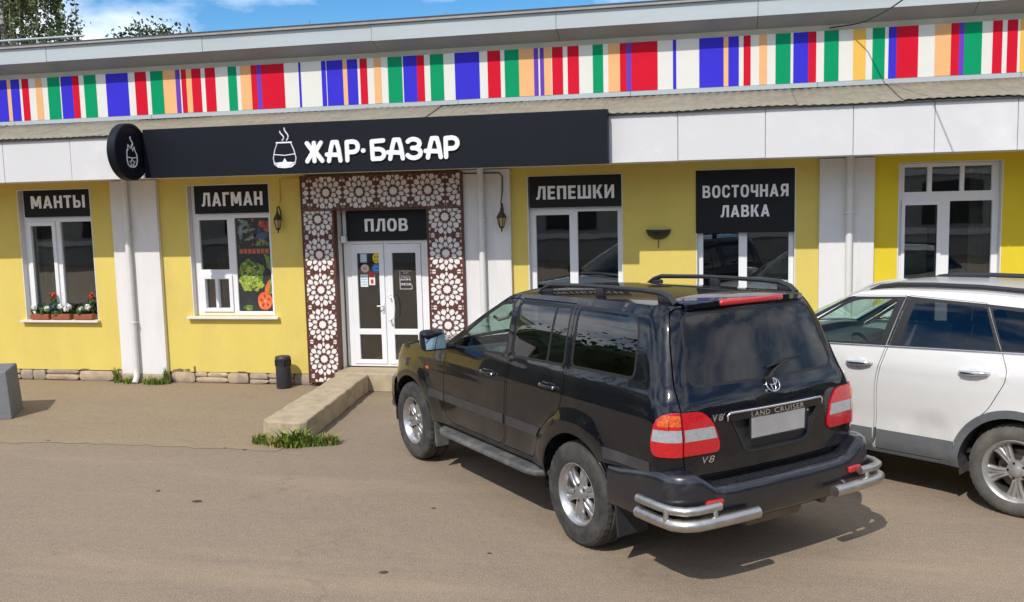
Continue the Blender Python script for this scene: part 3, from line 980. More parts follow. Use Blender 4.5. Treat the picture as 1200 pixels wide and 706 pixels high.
def blob(x, z, rx, rz, lay, mat, irr=0.15, n=26, rot=0, name='print', seed=None):
    rr = random.Random(seed)
    ph = [rr.uniform(0, 6.28) for _ in range(4)]
    P = []
    for i in range(n):
        a = 2 * math.pi * i / n
        k = 1 + irr * (math.sin(3 * a + ph[0]) * 0.5 + math.sin(5 * a + ph[1]) * 0.4 + math.sin(9 * a + ph[2]) * 0.35)
        px, pz = rx * k * math.cos(a), rz * k * math.sin(a)
        px, pz = px * math.cos(rot) - pz * math.sin(rot), px * math.sin(rot) + pz * math.cos(rot)
        P.append((min(-6.214, max(-6.736, x + px)), min(2.396, max(1.054, z + pz))))
    y = YP - 0.0006 * lay
    V, T = cdt([P])
    C = V[T].mean(1)
    T = T[inpoly(C, P)]
    MB().add([(p[0], y, p[1]) for p in V], [tuple(t) for t in T]).build(name, mat, pos)
blob(-6.53, 1.60, 0.19, 0.20, 1, 'poster_leaf', 0.2, seed=1)
blob(-6.60, 1.47, 0.12, 0.12, 2, 'poster_lime', 0.25, seed=2)
blob(-6.45, 1.44, 0.10, 0.09, 2.5, 'poster_lime', 0.25, seed=3)
blob(-6.56, 1.66, 0.08, 0.05, 3, 'poster_lime', 0.3, seed=8)
for i, (x, z) in enumerate(((-6.58, 1.45), (-6.50, 1.55), (-6.42, 1.62), (-6.63, 1.56), (-6.47, 1.70))):
    blob(x, z, 0.022, 0.009, 3.9, 'print_pale', 0.3, seed=20 + i, rot=0.3)
rq = random.Random(77)
for i in range(60):
    a = rq.uniform(0, 6.28); q = math.sqrt(rq.random())
    x, z = -6.54 + 0.17 * q * math.cos(a), 1.57 + 0.21 * q * math.sin(a)
    blob(x, z, rq.uniform(0.012, 0.035), rq.uniform(0.008, 0.020), 3.05 + 0.008 * i, rq.choice(['poster_leaf', 'poster_lime', 'poster_deep', 'poster_deep', 'poster_leaf']), 0.35, 12, rq.uniform(0, 3), seed=200 + i)
for i in range(40):
    x, z = rq.uniform(-6.72, -6.23), rq.uniform(1.98, 2.38)
    blob(x, z, rq.uniform(0.01, 0.05), rq.uniform(0.006, 0.016), 3.5 + 0.008 * i, rq.choice(['poster_grey', 'poster_deep', 'poster_dark', 'poster_blue', 'poster_rust', 'poster_red']), 0.35, 12, rq.uniform(0, 3), seed=300 + i)
blob(-6.335, 1.20, 0.115, 0.13, 4, 'poster_orange', 0.05, seed=4)
blob(-6.29, 1.38, 0.035, 0.10, 3.7, 'poster_orange', 0.1, seed=5, rot=-0.25)
for i in range(5):
    a = i * 1.257 + 0.4
    blob(-6.335 + 0.06 * math.cos(a), 1.20 + 0.07 * math.sin(a), 0.025, 0.018, 5, 'poster_red', 0.2, seed=30 + i, rot=a)
blob(-6.335, 1.20, 0.018, 0.02, 5.5, 'peachy' if 'peachy' in MATS else 'print_pink', 0.2, seed=41)
blob(-6.60, 1.10, 0.07, 0.04, 2, 'poster_leaf', 0.2, seed=6)
for i, (x, z, a) in enumerate(((-6.64, 2.28, 0.8), (-6.55, 2.22, 0.2), (-6.67, 2.18, 1.6), (-6.60, 2.33, -0.5), (-6.50, 2.12, 0.5))):
    blob(x, z, 0.10, 0.028, 1 + 0.3 * i, 'poster_grey', 0.3, seed=50 + i, rot=a)
blob(-6.30, 2.31, 0.09, 0.05, 3, 'poster_red', 0.2, seed=60)
blob(-6.24, 2.24, 0.06, 0.05, 3.4, 'poster_red', 0.2, seed=61)
blob(-6.35, 2.14, 0.12, 0.05, 2.2, 'poster_blue', 0.2, seed=62)
blob(-6.33, 2.03, 0.11, 0.04, 2.6, 'poster_leaf', 0.3, seed=63)
blob(-6.24, 1.75, 0.05, 0.13, 1.4, 'poster_leaf', 0.3, seed=64, rot=0.4)
blob(-6.24, 1.40, 0.05, 0.11, 1.2, 'poster_leaf', 0.3, seed=65)
q = MB()
for i in range(7):
    q.box(-6.70 + i * 0.068, -6.645 + i * 0.068, YP - 0.003, YP - 0.0024, 1.885, 1.955)
q.build('print', 'poster_rust', pos)

# bare patches where the paint has come away above the plinth
for i, (x, z, w, h) in enumerate(((-7.72, 0.185, 0.10, 0.022), (-7.58, 0.19, 0.05, 0.016), (-7.46, 0.20, 0.02, 0.045), (-6.70, 0.176, 0.07, 0.010), (-9.3, 0.175, 0.09, 0.009), (-8.72, 0.178, 0.05, 0.012))):
    rq = random.Random(90 + i)
    P = []
    for k in range(14):
        a = 2 * math.pi * k / 14
        P.append((x + w * math.cos(a) * rq.uniform(0.7, 1.2), max(0.166, z + h * math.sin(a) * rq.uniform(0.6, 1.3))))
    plate(P, [], D - 0.0025, 0.002).build('bare_patch', 'bare_plaster', bld)
# ------------------------------------------------------------------ signs
def sign_board(name, x0, x1, z0, z1, lines, label, y=D - 0.012):
    o = empty(name, ((x0 + x1) / 2, y, z0), label=label, cat='sign')
    MB().box(x0, x1, y, y + 0.035, z0, z1).build('panel', 'black_flat_sign', o, bevel=0.003)
    for txt, cx, cz, w, h in lines:
        gx = -w / 2 + cx
        tot = sum(BOLD[ch][0] for ch in txt) + 0.15 * (len(txt) - 1)
        for ch in txt:
            cw = BOLD[ch][0] * w / tot
            moved(bold_text(ch, cw, h, 0.006), gx + cw / 2, y - 0.0005, cz).build('letter', 'letter_grey', o)
            gx += cw + 0.15 * w / tot
    return o
sign_board('window_sign', -10.165, -8.985, 2.478, 2.893, [('МАНТЫ', -9.575, 2.70, 0.92, 0.185)], 'black sign reading МАНТЫ above the window with flower pots', D + 0.03)
sign_board('window_sign', -7.315, -6.125, 2.472, 2.877, [('ЛАГМАН', -6.72, 2.675, 0.95, 0.195)], 'black sign reading ЛАГМАН above the window with the vegetable poster', D + 0.02)
sign_board('window_sign', -2.385, -1.172, 2.45, 2.862, [('ЛЕПЕШКИ', -1.78, 2.645, 1.03, 0.175)], 'black sign reading ЛЕПЕШКИ over a glazed opening left of the bowl lamp')
sign_board('window_sign', -0.225, 0.985, 2.08, 2.876, [('ВОСТОЧНАЯ', 0.385, 2.605, 1.05, 0.155), ('ЛАВКА', 0.385, 2.355, 0.60, 0.15)], 'large black two-line sign reading ВОСТОЧНАЯ ЛАВКА')
sign_board('door_sign', -5.035, -3.855, 2.045, 2.462, [('ПЛОВ', -4.44, 2.262, 0.63, 0.175)], 'black sign reading ПЛОВ above the white entrance door', 12.195)

# fascia sign with rounded letters and the cauldron emblem
fs = empty('fascia_sign', (-4.2, 10.95, 2.965), label='long black fascia sign reading ЖАР-БАЗАР with a steaming pot emblem', cat='sign')
MB().box(-7.30, -1.213, 10.95, 11.095, 2.963, 3.592).build('panel', 'black_sign', fs, bevel=0.004)
def strokes(sts, r, y, depth=0.022):
    """flat-faced letter: union of rounded strokes, extruded"""
    caps = []
    for st_ in sts:
        for (a, b) in zip(st_[:-1], st_[1:]):
            an = math.atan2(b[1] - a[1], b[0] - a[0])
            caps.append([(a[0] + r * math.cos(an + t), a[1] + r * math.sin(an + t)) for t in np.linspace(math.pi / 2, 3 * math.pi / 2, 8)] +
                        [(b[0] + r * math.cos(an + t), b[1] + r * math.sin(an + t)) for t in np.linspace(-math.pi / 2, math.pi / 2, 8)])
    V, T = cdt(caps)
    C = V[T].mean(1)
    keep = np.zeros(len(T), bool)
    for c_ in caps:
        keep |= inpoly(C, c_)
    T = T[keep]
    n = len(V)
    fs = [tuple(int(i) for i in t) for t in T]
    ed = {(int(t[i]), int(t[(i + 1) % 3])) for t in T for i in range(3)}
    for (a, b) in ed:
        if (b, a) not in ed:
            fs.append((a, a + n, b + n, b))
    return MB().add([(q[0], y - depth, q[1]) for q in V] + [(q[0], y, q[1]) for q in V], fs)
def arc(cx, cz, rx, rz, a0, a1, n=10):
    return [(cx + rx * math.cos(R(a)), cz + rz * math.sin(R(a))) for a in np.linspace(a0, a1, n)]
GL = {
    'Ж': [[(0.02, 0.98), (0.40, 0.52), (0.0, 0.02)], [(0.93, 0.98), (0.55, 0.52), (0.98, 0.02)], [(0.475, 0.98), (0.475, 0.02)], [(0.34, 0.52), (0.62, 0.52)]],
    'А': [[(0.10, 0.0), (0.22, 0.62), (0.32, 0.98), (0.55, 0.98), (0.64, 0.62), (0.72, 0.0)], [(0.0, 0.34), (0.68, 0.30)]],
    'Р': [[(0.08, 0.0), (0.08, 0.96), (0.38, 0.98)] + arc(0.40, 0.70, 0.24, 0.27, 88, -80), [(0.44, 0.43), (0.12, 0.42)]],
    'Б': [[(0.64, 0.97), (0.08, 0.94), (0.10, 0.02), (0.40, 0.03)] + arc(0.42, 0.27, 0.25, 0.25, -80, 85), [(0.42, 0.53), (0.12, 0.53)]],
    'З': [arc(0.30, 0.74, 0.30, 0.24, 150, -70) + [(0.24, 0.52)], [(0.24, 0.52)] + arc(0.31, 0.26, 0.33, 0.26, 78, -155)],
    '-': [[(0.0, 0.48), (0.05, 0.48)]],
}
zb = lambda x: 3.105
xs = -5.005
lay = [('Ж', -5.005, 0.235), ('А', -4.705, 0.235), ('Р', -4.425, 0.245), ('-', -4.165, 0.1), ('Б', -4.055, 0.25), ('А', -3.80, 0.25), ('З', -3.52, 0.255), ('А', -3.255, 0.25), ('Р', -2.97 - 0.02, 0.25)]
for ch, x, w in lay:
    hh = 0.232
    x = -5.005 + (x + 5.005) * 0.89
    w *= 0.86
    sts = [[(x + 0.012 + q[0] * w / 0.98 * (1.0 if ch == 'Ж' else 1.2), 3.103 + q[1] * hh) for q in st_] for st_ in GL[ch]]
    strokes(sts, 0.0275, 10.949).build('letter', 'letter_white', fs)
def pot(cx, cz, s, y, parent, flame=False, side=False):
    """cauldron emblem drawn with thin white lines; s = height of the pot body; side: drawn in the YZ plane facing +X"""
    def P(a, b):
        return (cx, y, cz) if False else ((y, cx + a * s, cz + b * s) if side else (cx + a * s, y, cz + b * s))
    m = MB()
    r = 0.0075 if not side else 0.008
    body = [(-0.30, 1.0), (-0.42, 0.72), (-0.50, 0.40), (-0.46, 0.16), (-0.30, 0.03), (0, 0.0), (0.30, 0.03), (0.46, 0.16), (0.50, 0.40), (0.42, 0.72), (0.30, 1.0)]
    if flame:
        body = [(-0.42, 0.95), (-0.44, 0.72), (-0.46, 0.40), (-0.38, 0.14), (-0.2, 0.02), (0, 0.0), (0.2, 0.02), (0.38, 0.14), (0.46, 0.40), (0.44, 0.72), (0.30, 0.90), (0.24, 1.12), (0.10, 0.90), (-0.02, 1.20), (-0.08, 1.02), (-0.30, 1.22), (-0.34, 0.9)]
    m.tube([P(*p) for p in body], r, 6)
    m.tube([P(-0.48, 0.55), P(0, 0.50), P(0.48, 0.55)], r, 6)
    if not flame:
        m.tube([P(-0.35, 1.02), P(0.35, 1.02)], r * 1.4, 6)
        for k in (-1, 1):
            m.tube([P(k * 0.47, 0.22), P(k * 0.30, 0.17), P(k * 0.22, 0.08)], r, 6)
        for (a, b) in ((-0.14, 0.11), (0.06, 0.11)):
            m.tube([P(a + 0.06 + 0.08 * math.sin(t * 5.2), 1.1 + b * 0 + t * (0.52 if a > 0 else 0.40)) for t in np.linspace(0, 1, 9)], r * 1.2, 6)
        fl = [(-0.44, 0.20), (-0.22, 0.24), (-0.10, 0.24), (0.0, 0.40), (0.10, 0.24), (0.24, 0.24), (0.44, 0.20), (0.30, 0.06), (0, 0.03), (-0.30, 0.06)]
        V = [P(*p) for p in fl]
        m.add([(v[0], v[1] - 0.001, v[2]) for v in V], [tuple(range(len(fl)))])
    else:
        m.tube([P(0.02 + 0.10 * math.sin(t * 5.5), 1.15 + t * 0.5) for t in np.linspace(0, 1, 9)], r * 1.2, 6)
        stp = []
        for i in range(10):
            rr = 0.26 if i % 2 == 0 else 0.11
            a = math.pi / 2 + i * math.pi / 5
            stp.append((rr * math.cos(a), 0.24 + rr * math.sin(a)))
        m.tube([P(*p) for p in stp], r * 0.9, 5, closed=True)
    return m.build('emblem', 'letter_white', parent, smooth=True, angle=60)
pot(-5.305, 3.035, 0.31, 10.946, fs)
# round projecting sign at the end of the fascia sign, seen half edge-on
ds = empty('round_sign', (-7.39, 10.75, 2.93), label='black round projecting sign with a flaming pot emblem beside the fascia sign', cat='sign')
prof = [(0.355, -0.06), (0.365, -0.05), (0.365, 0.05), (0.355, 0.06), (0.325, 0.06), (0.318, 0.047), (0.0, 0.047)]
MB().lathe([(0.0, -0.06)] + prof, 48, axis='X', c=(-7.385, 10.745, 3.295)).build('disc', 'black_sign', ds, angle=30, smooth=True)
pot(10.745, 3.10, 0.235, -7.336, ds, flame=True, side=True)
MB().box(-7.40, -7.36, 11.09, 11.12, 3.2, 3.4).build('bracket', 'black_sign', ds)

# ------------------------------------------------------------------ carved lattice surround of the entrance
lat = empty('lattice_portal', (-4.44, 11.98, 0.0), label='brown carved lattice surround with rosettes framing the entrance door', cat='lattice')
YL = 11.98
def kite(cx, cz, a, r0, r1, rm, hw, n=1):
    ca, sa = math.cos(a), math.sin(a)
    pts = [(r0, 0), (r0 + (rm - r0) * 0.55, -hw * 0.78), (rm, -hw), (rm + (r1 - rm) * 0.6, -hw * 0.62), (r1, 0), (rm + (r1 - rm) * 0.6, hw * 0.62), (rm, hw), (r0 + (rm - r0) * 0.55, hw * 0.78)]
    return [(cx + u * ca - v * sa, cz + u * sa + v * ca) for u, v in pts]
def rosette(cx, cz, a0):
    H = []
    s = []
    for i in range(20):
        rr = 0.062 if i % 2 == 0 else 0.051
        a = a0 + i * math.pi / 10
        s.append((cx + rr * math.cos(a), cz + rr * math.sin(a)))
    H.append(s)
    for i in range(10):
        a = a0 + i * math.pi / 5
        H.append(kite(cx, cz, a, 0.074, 0.162, 0.126, 0.0325))
        b = a + math.pi / 10
        H.append(kite(cx, cz, b, 0.082, 0.113, 0.098, 0.0105))
        H.append(kite(cx, cz, b, 0.134, 0.238, 0.196, 0.042))
        H.append(kite(cx, cz, a, 0.173, 0.250, 0.215, 0.0215))
        H.append(kite(cx, cz, a, 0.262, 0.336, 0.298, 0.034))
        H.append(kite(cx, cz, b, 0.248, 0.300, 0.272, 0.022))
    return H
def clip(poly, x0, x1, z0, z1):
    def cut(P, f):
        out = []
        for i in range(len(P)):
            a, b = P[i - 1], P[i]
            fa, fb = f(a), f(b)
            if fa >= 0 and fb >= 0:
                out.append(b)
            elif fa * fb < 0:
                t = fa / (fa - fb)
                q = (a[0] + (b[0] - a[0]) * t, a[1] + (b[1] - a[1]) * t)
                out.append(q)
                if fb >= 0:
                    out.append(b)
        return out
    for f in (lambda p: p[0] - x0, lambda p: x1 - p[0], lambda p: p[1] - z0, lambda p: z1 - p[1]):
        if len(poly) < 3:
            return None
        poly = cut(poly, f)
    if len(poly) < 3:
        return None
    ar = abs(sum(poly[i - 1][0] * poly[i][1] - poly[i][0] * poly[i - 1][1] for i in range(len(poly)))) / 2
    return poly if ar > 6e-5 else None
def lattice(x0, x1, z0, z1, cents, a0, cell=None):
    b = 0.016
    holes = []
    for (cx, cz) in cents:
        cx0, cx1, cz0, cz1 = max(x0 + b, cx - 0.2425), min(x1 - b, cx + 0.2425), max(z0 + b, cz - 0.2425), min(z1 - b, cz + 0.2425)
        for h in rosette(cx, cz, a0):
            q = clip(h, cx0, cx1, cz0, cz1)
            if q:
                holes.append(q)
        # small fillers in the corners between four rosettes
        for sx in (-1, 1):
            for sz in (-1, 1):
                for (u, v, r) in ((0.228, 0.226, 0.017), (0.160, 0.232, 0.012), (0.232, 0.160, 0.012), (0.20, 0.232, 0.010), (0.232, 0.20, 0.010)):
                    kx, kz = cx + sx * u, cz + sz * v
                    q = clip([(kx + r * math.cos(t * math.pi / 3), kz + r * math.sin(t * math.pi / 3)) for t in range(6)], cx0, cx1, cz0, cz1)
                    if q and all(not inpoly(np.array(q), h).any() and not inpoly(np.array(h), q).any() for h in holes):
                        holes.append(q)
    return plate(rect(x0, x1, z0, z1), holes, YL, 0.007).build('lattice_panel', 'lattice_brown', lat)
lattice(-5.59, -3.29, 2.492, 2.957, [(-5.225 + 0.489 * i, 2.7245) for i in range(-1, 5)], math.pi / 2)
colz = [2.36 - 0.489 * i for i in range(6)]
lattice(-5.59, -5.135, 0.06, 2.488, [(-5.3625, z) for z in colz], math.pi / 2)
lattice(-3.775, -3.29, 0.06, 2.488, [(-3.5325, z) for z in colz], math.pi / 2)
b = MB()
b.box(-5.585, -3.295, YL + 0.009, YL + 0.05, 2.497, 2.952)
b.box(-5.585, -5.14, YL + 0.009, YL + 0.05, 0.065, 2.4965)
b.box(-3.77, -3.295, YL + 0.009, YL + 0.05, 0.065, 2.4965)
b.build('backing', 'lattice_back', lat)
b = MB()
b.box(-5.134, -5.122, YL - 0.004, D + 0.1, 0.26, 2.488)
b.box(-3.788, -3.776, YL - 0.004, D + 0.1, 0.26, 2.488)
b.box(-5.121, -3.789, YL - 0.004, D + 0.1, 2.478, 2.490)
b.box(-5.602, -5.591, YL - 0.004, D - 0.002, 0.05, 2.96)
b.box(-3.289, -3.278, YL - 0.004, D - 0.072, 0.05, 2.96)
b.build('side_frame', 'lattice_brown', lat)

# ------------------------------------------------------------------ lamps on the wall
def lantern(x, z, y, label):
    o = empty('wall_lantern', (x, D, z), label=label, cat='lantern', group='wall lanterns beside the entrance')
    yc = y - 0.11
    MB().lathe([(0.004, 0.135), (0.012, 0.12), (0.020, 0.08), (0.045, 0.04), (0.066, 0.0), (0.068, -0.012), (0.060, -0.014)], 6, c=(x, yc, z)).build('lantern_roof', 'bronze_metal', o)
    MB().lathe([(0.054, -0.014), (0.030, -0.125)], 6, c=(x, yc, z)).build('lantern_glass', 'amber_glass', o)
    f = MB()
    for i in range(6):
        a = i * math.pi / 3
        f.tube([(x + 0.057 * math.cos(a), yc + 0.057 * math.sin(a), z - 0.012), (x + 0.032 * math.cos(a), yc + 0.032 * math.sin(a), z - 0.13)], 0.006, 5)
    f.lathe([(0.036, -0.126), (0.030, -0.145), (0.012, -0.155), (0.010, -0.185), (0.003, -0.20)], 8, c=(x, yc, z))
    f.build('lantern_frame', 'bronze_metal', o)
    MB().tube([(x, yc, z + 0.13), (x, yc, z + 0.16), (x, yc + 0.06, z + 0.175), (x, y - 0.005, z + 0.10), (x, y - 0.002, z - 0.02)], 0.009, 6).build('arm', 'bronze_metal', o, smooth=True)
    return o
lantern(-5.965, 2.375, D, 'dark wall lantern between the ЛАГМАН sign and the lattice')
lantern(-2.735, 2.345, D - 0.07, 'dark wall lantern on the white pilaster left of the ЛЕПЕШКИ sign')
for pts, lab in (([(-2.735, D - 0.19, 2.52), (-2.74, D - 0.085, 2.66), (-2.735, D - 0.08, 2.88), (-2.78, D - 0.08, 2.925), (-3.27, D - 0.08, 2.93)], 'thin dark cable feeding the lantern on the white pilaster'),
                 ([(-5.965, D - 0.10, 2.55), (-5.96, D - 0.012, 2.62), (-5.96, D - 0.012, 2.93), (-5.62, D - 0.012, 2.95)], 'thin cable feeding the lantern beside the lattice')):
    m = 'black_metal' if 'pilaster' in lab else 'yellow_wall'
    tag(MB().tube(pts, 0.008, 6).build('lamp_cable', m, None, smooth=True), lab, 'cable')
sc = empty('bowl_lamp', (-0.70, D, 2.0), label='black half-bowl wall lamp between two window signs', cat='wall lamp')
prof = []
vs, fsx = [], []
for i in range(9):
    t = i / 8
    r, z = 0.155 * math.cos(t * math.pi / 2 * 0.98), -0.125 * math.sin(t * math.pi / 2 * 0.98)
    for j in range(13):
        a = math.pi + math.pi * j / 12
        vs.append((-0.70 + r * math.cos(a), D - 0.003 + 0.85 * r * math.sin(a), 2.14 + z))
for i in range(8):
    for j in range(12):
        a = i * 13 + j
        fsx.append((a, a + 1, a + 14, a + 13))
o = MB().add(vs, fsx).build('bowl', 'black_metal', sc, smooth=True)
s = o.modifiers.new('solid', 'SOLIDIFY'); s.thickness = 0.006
MB().box(-0.745, -0.655, D - 0.02, D - 0.001, 2.03, 2.12).build('wall_plate', 'black_metal', sc)
MB().box(-0.705, -0.695, D - 0.008, D - 0.001, 1.90, 2.0).build('wire_stub', 'bronze_metal', sc)

# overhead cable sagging to the building at the upper right
pts = [(1.369, 12.05, 4.54), (1.629, 11.95, 4.546), (1.751, 11.8, 4.551), (1.843, 11.5, 4.562), (1.928, 11.2, 4.58), (1.987, 10.9, 4.60), (2.05, 10.4, 4.635), (2.3, 9.0, 4.78), (3.0, 5.0, 5.3), (4.2, -1.0, 6.15), (5.5, -7.5, 7.2)]
pole = MB().tube([(5.5, -7.55, 0), (5.5, -7.55, 7.6)], [0.14, 0.10], 10)
pole.box(5.0, 6.0, -7.60, -7.52, 7.15, 7.23)
tag(pole.build('utility_pole', 'grey_block', None, smooth=True, angle=40), 'concrete utility pole behind the viewer carrying the sagging cable', 'pole')
tag(MB().tube(pts, 0.008, 6).build('overhead_cable', 'black_metal', None, smooth=True), 'thin black cable dropping under the grey eave at upper right', 'cable')

# ------------------------------------------------------------------ forecourt: step, block, bin
stp = empty('entrance_step', (-4.7, 10.5, 0), label='low concrete landing with a long kerb arm reaching forward from the door', cat='step')
def slab(poly, z0, z1, name, parent, mat, jit=0.008, bev=0.02, seed=3):
    rr = random.Random(seed)
    P = resample(poly, 0.13)
    P = [(p[0] + rr.uniform(-jit, jit), p[1] + rr.uniform(-jit, jit)) for p in P]
    m = MB()
    k = len(P)
    vs = [(x, y, z0) for x, y in P] + [(x, y, z1) for x, y in P]
    fs = [tuple(range(k, 2 * k)), tuple(range(k - 1, -1, -1))] + [(i, (i + 1) % k, (i + 1) % k + k, i + k) for i in range(k)]
    m.add(vs, fs)
    return m.build(name, mat, parent, bevel=bev)
slab([(-4.81, 9.08), (-4.70, 9.0), (-4.36, 8.99), (-4.295, 9.06), (-4.622, 11.74), (-5.05, 11.74)], 0.0, 0.247, 'kerb_arm', stp, 'concrete', 0.018, 0.02)
slab([(-5.115, 11.742), (-3.2, 11.742), (-3.2, 11.97), (-3.79, 11.975), (-3.79, 12.23), (-5.115, 12.23)], 0.0, 0.25, 'landing', stp, 'concrete', 0.0, 0.012)

blk = empty('concrete_block', (-8.9, 9.9, 0), label='grey concrete block at the left edge of the picture', cat='block')
F0 = Vector((-8.52, 9.67)); e1 = Vector((-0.36, 0.62)); e2 = Vector((-0.98, -0.30))
fp = [F0, F0 + e1, F0 + e1 + e2, F0 + e2]
m = MB()
sl = 0.03
vs = [(p.x, p.y, 0.0) for p in fp] + [(p.x + (fp[0].x + fp[2].x - 2 * p.x) * sl, p.y + (fp[0].y + fp[2].y - 2 * p.y) * sl, 0.605) for p in fp]
m.add(vs, [(0, 1, 2, 3), (4, 5, 6, 7), (0, 1, 5, 4), (1, 2, 6, 5), (2, 3, 7, 6), (3, 0, 4, 7)])
m.build('block_body', 'grey_block', blk, bevel=0.015)
lug = MB().tube([(-9.1, 9.9, 0.60), (-9.1, 9.9, 0.65), (-9.02, 9.93, 0.68), (-8.94, 9.96, 0.65), (-8.94, 9.96, 0.60)], 0.012, 8)
lug.build('lifting_loop', 'bronze_metal', blk, smooth=True)

bn = empty('litter_bin', (-5.93, 11.86, 0), label='black cylindrical litter bin standing against the yellow wall', cat='bin')
MB().lathe([(0.10, 0.0), (0.105, 0.008), (0.105, 0.32)], 28, c=(-5.93, 11.86, 0.004)).build('bin_body', pm('bin_grey', (0.030, 0.031, 0.036), 0.5, var=0.12, vscale=15, col2=(0.06, 0.058, 0.055), mask=(0.55, 0.8), mscale=12), bn, smooth=True, angle=40)
MB().lathe([(0.092, 0.32), (0.092, 0.405)], 28, c=(-5.93, 11.86, 0.004)).build('bin_opening', 'print_dark', bn, smooth=True, angle=40)
for i in range(4):
    a = i * math.pi / 2 + 0.5
    MB().box(-5.93 + 0.098 * math.cos(a) - 0.012, -5.93 + 0.098 * math.cos(a) + 0.012, 11.86 + 0.098 * math.sin(a) - 0.012, 11.86 + 0.098 * math.sin(a) + 0.012, 0.32, 0.41).build('post', 'black_metal', bn)
MB().lathe([(0.108, 0.405), (0.110, 0.415), (0.108, 0.44), (0.095, 0.455), (0.0, 0.465)], 28, c=(-5.93, 11.86, 0.004)).build('bin_lid', 'bin_grey', bn, smooth=True, angle=40)

# ------------------------------------------------------------------ flower pots on the left sill
pm('terracotta', (0.30, 0.085, 0.035), 0.7, var=0.15, vscale=15)
pm('flower_leaf', (0.045, 0.10, 0.02), 0.6, var=0.4, vscale=40)
pm('petal_white', (0.80, 0.80, 0.78), 0.6, var=0.05)
pm('petal_red', (0.55, 0.06, 0.03), 0.6, var=0.2)
pm('petal_blue', (0.06, 0.12, 0.30), 0.6, var=0.2)
def petals(m, c, r, k, s, rr):
    for _ in range(k):
        d = Vector((rr.gauss(0, 1), rr.gauss(0, 1), rr.gauss(0, 0.8))).normalized()
        p = Vector(c) + d * r * rr.uniform(0.5, 1)
        t = d.cross(Vector((rr.random(), rr.random(), rr.random()))).normalized()
        u = d.cross(t)
        n0 = len(m.v)
        q = [p + (t * math.cos(a) + u * math.sin(a)) * s + d * 0.25 * s * math.cos(2 * a) for a in (0, 1.05, 2.1, 3.14, 4.2, 5.24)]
        m.add(q, [(0, 1, 2, 3, 4, 5)])
def flower_pot(x, label, heads, tall=None, seed=1, blue=False):
    rr = random.Random(seed)
    z0 = 0.932
    o = empty('flower_pot', (x, 12.11, z0), label=label, cat='flower pot', group='flower pots on the window sill')
    MB().box(x - 0.16, x + 0.16, 12.045, 12.165, z0 + 0.002, z0 + 0.085).build('pot', 'terracotta', o, bevel=0.012)
    lf = MB()
    for _ in range(10):
        petals(lf, (x + rr.uniform(-0.14, 0.14), 12.10 + rr.uniform(-0.045, 0.05), z0 + rr.uniform(0.09, 0.19)), 0.055, 16, 0.024, rr)
    if tall:
        for _ in range(3):
            petals(lf, (tall[0] + rr.uniform(-0.02, 0.02), 12.11, z0 + 0.2 + rr.uniform(0, 0.10)), 0.05, 14, 0.024, rr)
        lf.tube([(tall[0], 12.11, z0 + 0.08), (tall[0], 12.11, z0 + tall[1])], 0.006, 5)
    lf.build('foliage', 'flower_leaf', o)
    for (dx, dz) in heads:
        h = MB()
        petals(h, (x + dx, 12.07, z0 + dz), 0.045, 40, 0.020, rr)
        h.build('flower_head', 'petal_white', o)
    if tall:
        h = MB()
        petals(h, (tall[0], 12.10, z0 + tall[1]), 0.05, 36, 0.018, rr)
        h.build('flower_head', 'petal_red', o)
    if blue:
        h = MB()
        petals(h, (x - 0.12, 12.07, z0 + 0.19), 0.04, 30, 0.018, rr)
        h.build('flower_head', 'petal_blue', o)
flower_pot(-9.98, 'terracotta trough with white flowers at the left end of the sill', [(-0.10, 0.18), (0.13, 0.17)], None, 1)
flower_pot(-9.62, 'terracotta trough with white flowers and a tall red bloom, middle of the sill', [(0.0, 0.20), (0.10, 0.16), (0.14, 0.20)], (-9.76, 0.37), 2, True)
flower_pot(-9.235, 'terracotta trough with white flowers and a red bloom at the right end of the sill', [(-0.02, 0.17), (0.08, 0.19)], (-9.10, 0.36), 3)

# ------------------------------------------------------------------ grass and weeds
pm('grass_green', (0.125, 0.20, 0.022), 0.7, var=0.5, vscale=30, col2=(0.27, 0.25, 0.045), mask=(0.5, 0.7), mscale=18)
pm('dry_grass', (0.30, 0.23, 0.07), 0.8, var=0.3, vscale=30)
def blades(m, spots, n, hmin, hmax, lean, rr, w=0.008):
    for (x, y, rad) in spots:
        for _ in range(n):
            a = rr.uniform(0, 6.28); q = rad * math.sqrt(rr.random())
            bx, by = x + q * math.cos(a), y + q * math.sin(a) * 0.7
            h = rr.uniform(hmin, hmax)
            b = rr.uniform(0, 6.28); l = rr.uniform(0.2, 1) * lean * h
            dx, dy = math.cos(b), math.sin(b)
            px, py = -dy * w, dx * w
            m.add([(bx - px, by - py, 0.0), (bx + px, by + py, 0.0), (bx + dx * l * 0.35 + px * 0.8, by + dy * l * 0.35 + py * 0.8, h * 0.62), (bx + dx * l * 0.35 - px * 0.8, by + dy * l * 0.35 - py * 0.8, h * 0.62), (bx + dx * l, by + dy * l, h * rr.uniform(0.75, 1.0))],
                  [(0, 1, 2, 3), (3, 2, 4)])
rr = random.Random(11)
m = MB()
blades(m, [(-4.50, 8.88, 0.10), (-4.38, 8.90, 0.12), (-4.24, 8.98, 0.12), (-4.12, 9.02, 0.12), (-4.02, 9.06, 0.10), (-4.80, 8.98, 0.09)], 95, 0.04, 0.14, 1.1, rr)
tag(m.build('grass_tuft', 'grass_green', None), 'patch of green grass at the near end of the concrete kerb arm', 'grass', kind='stuff')
m = MB()
blades(m, [(-4.82, 8.99, 0.07), (-4.56, 8.90, 0.10), (-4.05, 9.05, 0.08)], 75, 0.04, 0.15, 1.0, rr)
tag(m.build('dry_grass', 'dry_grass', None), 'dry yellow blades at the near end of the kerb arm', 'grass', kind='stuff')
m = MB()
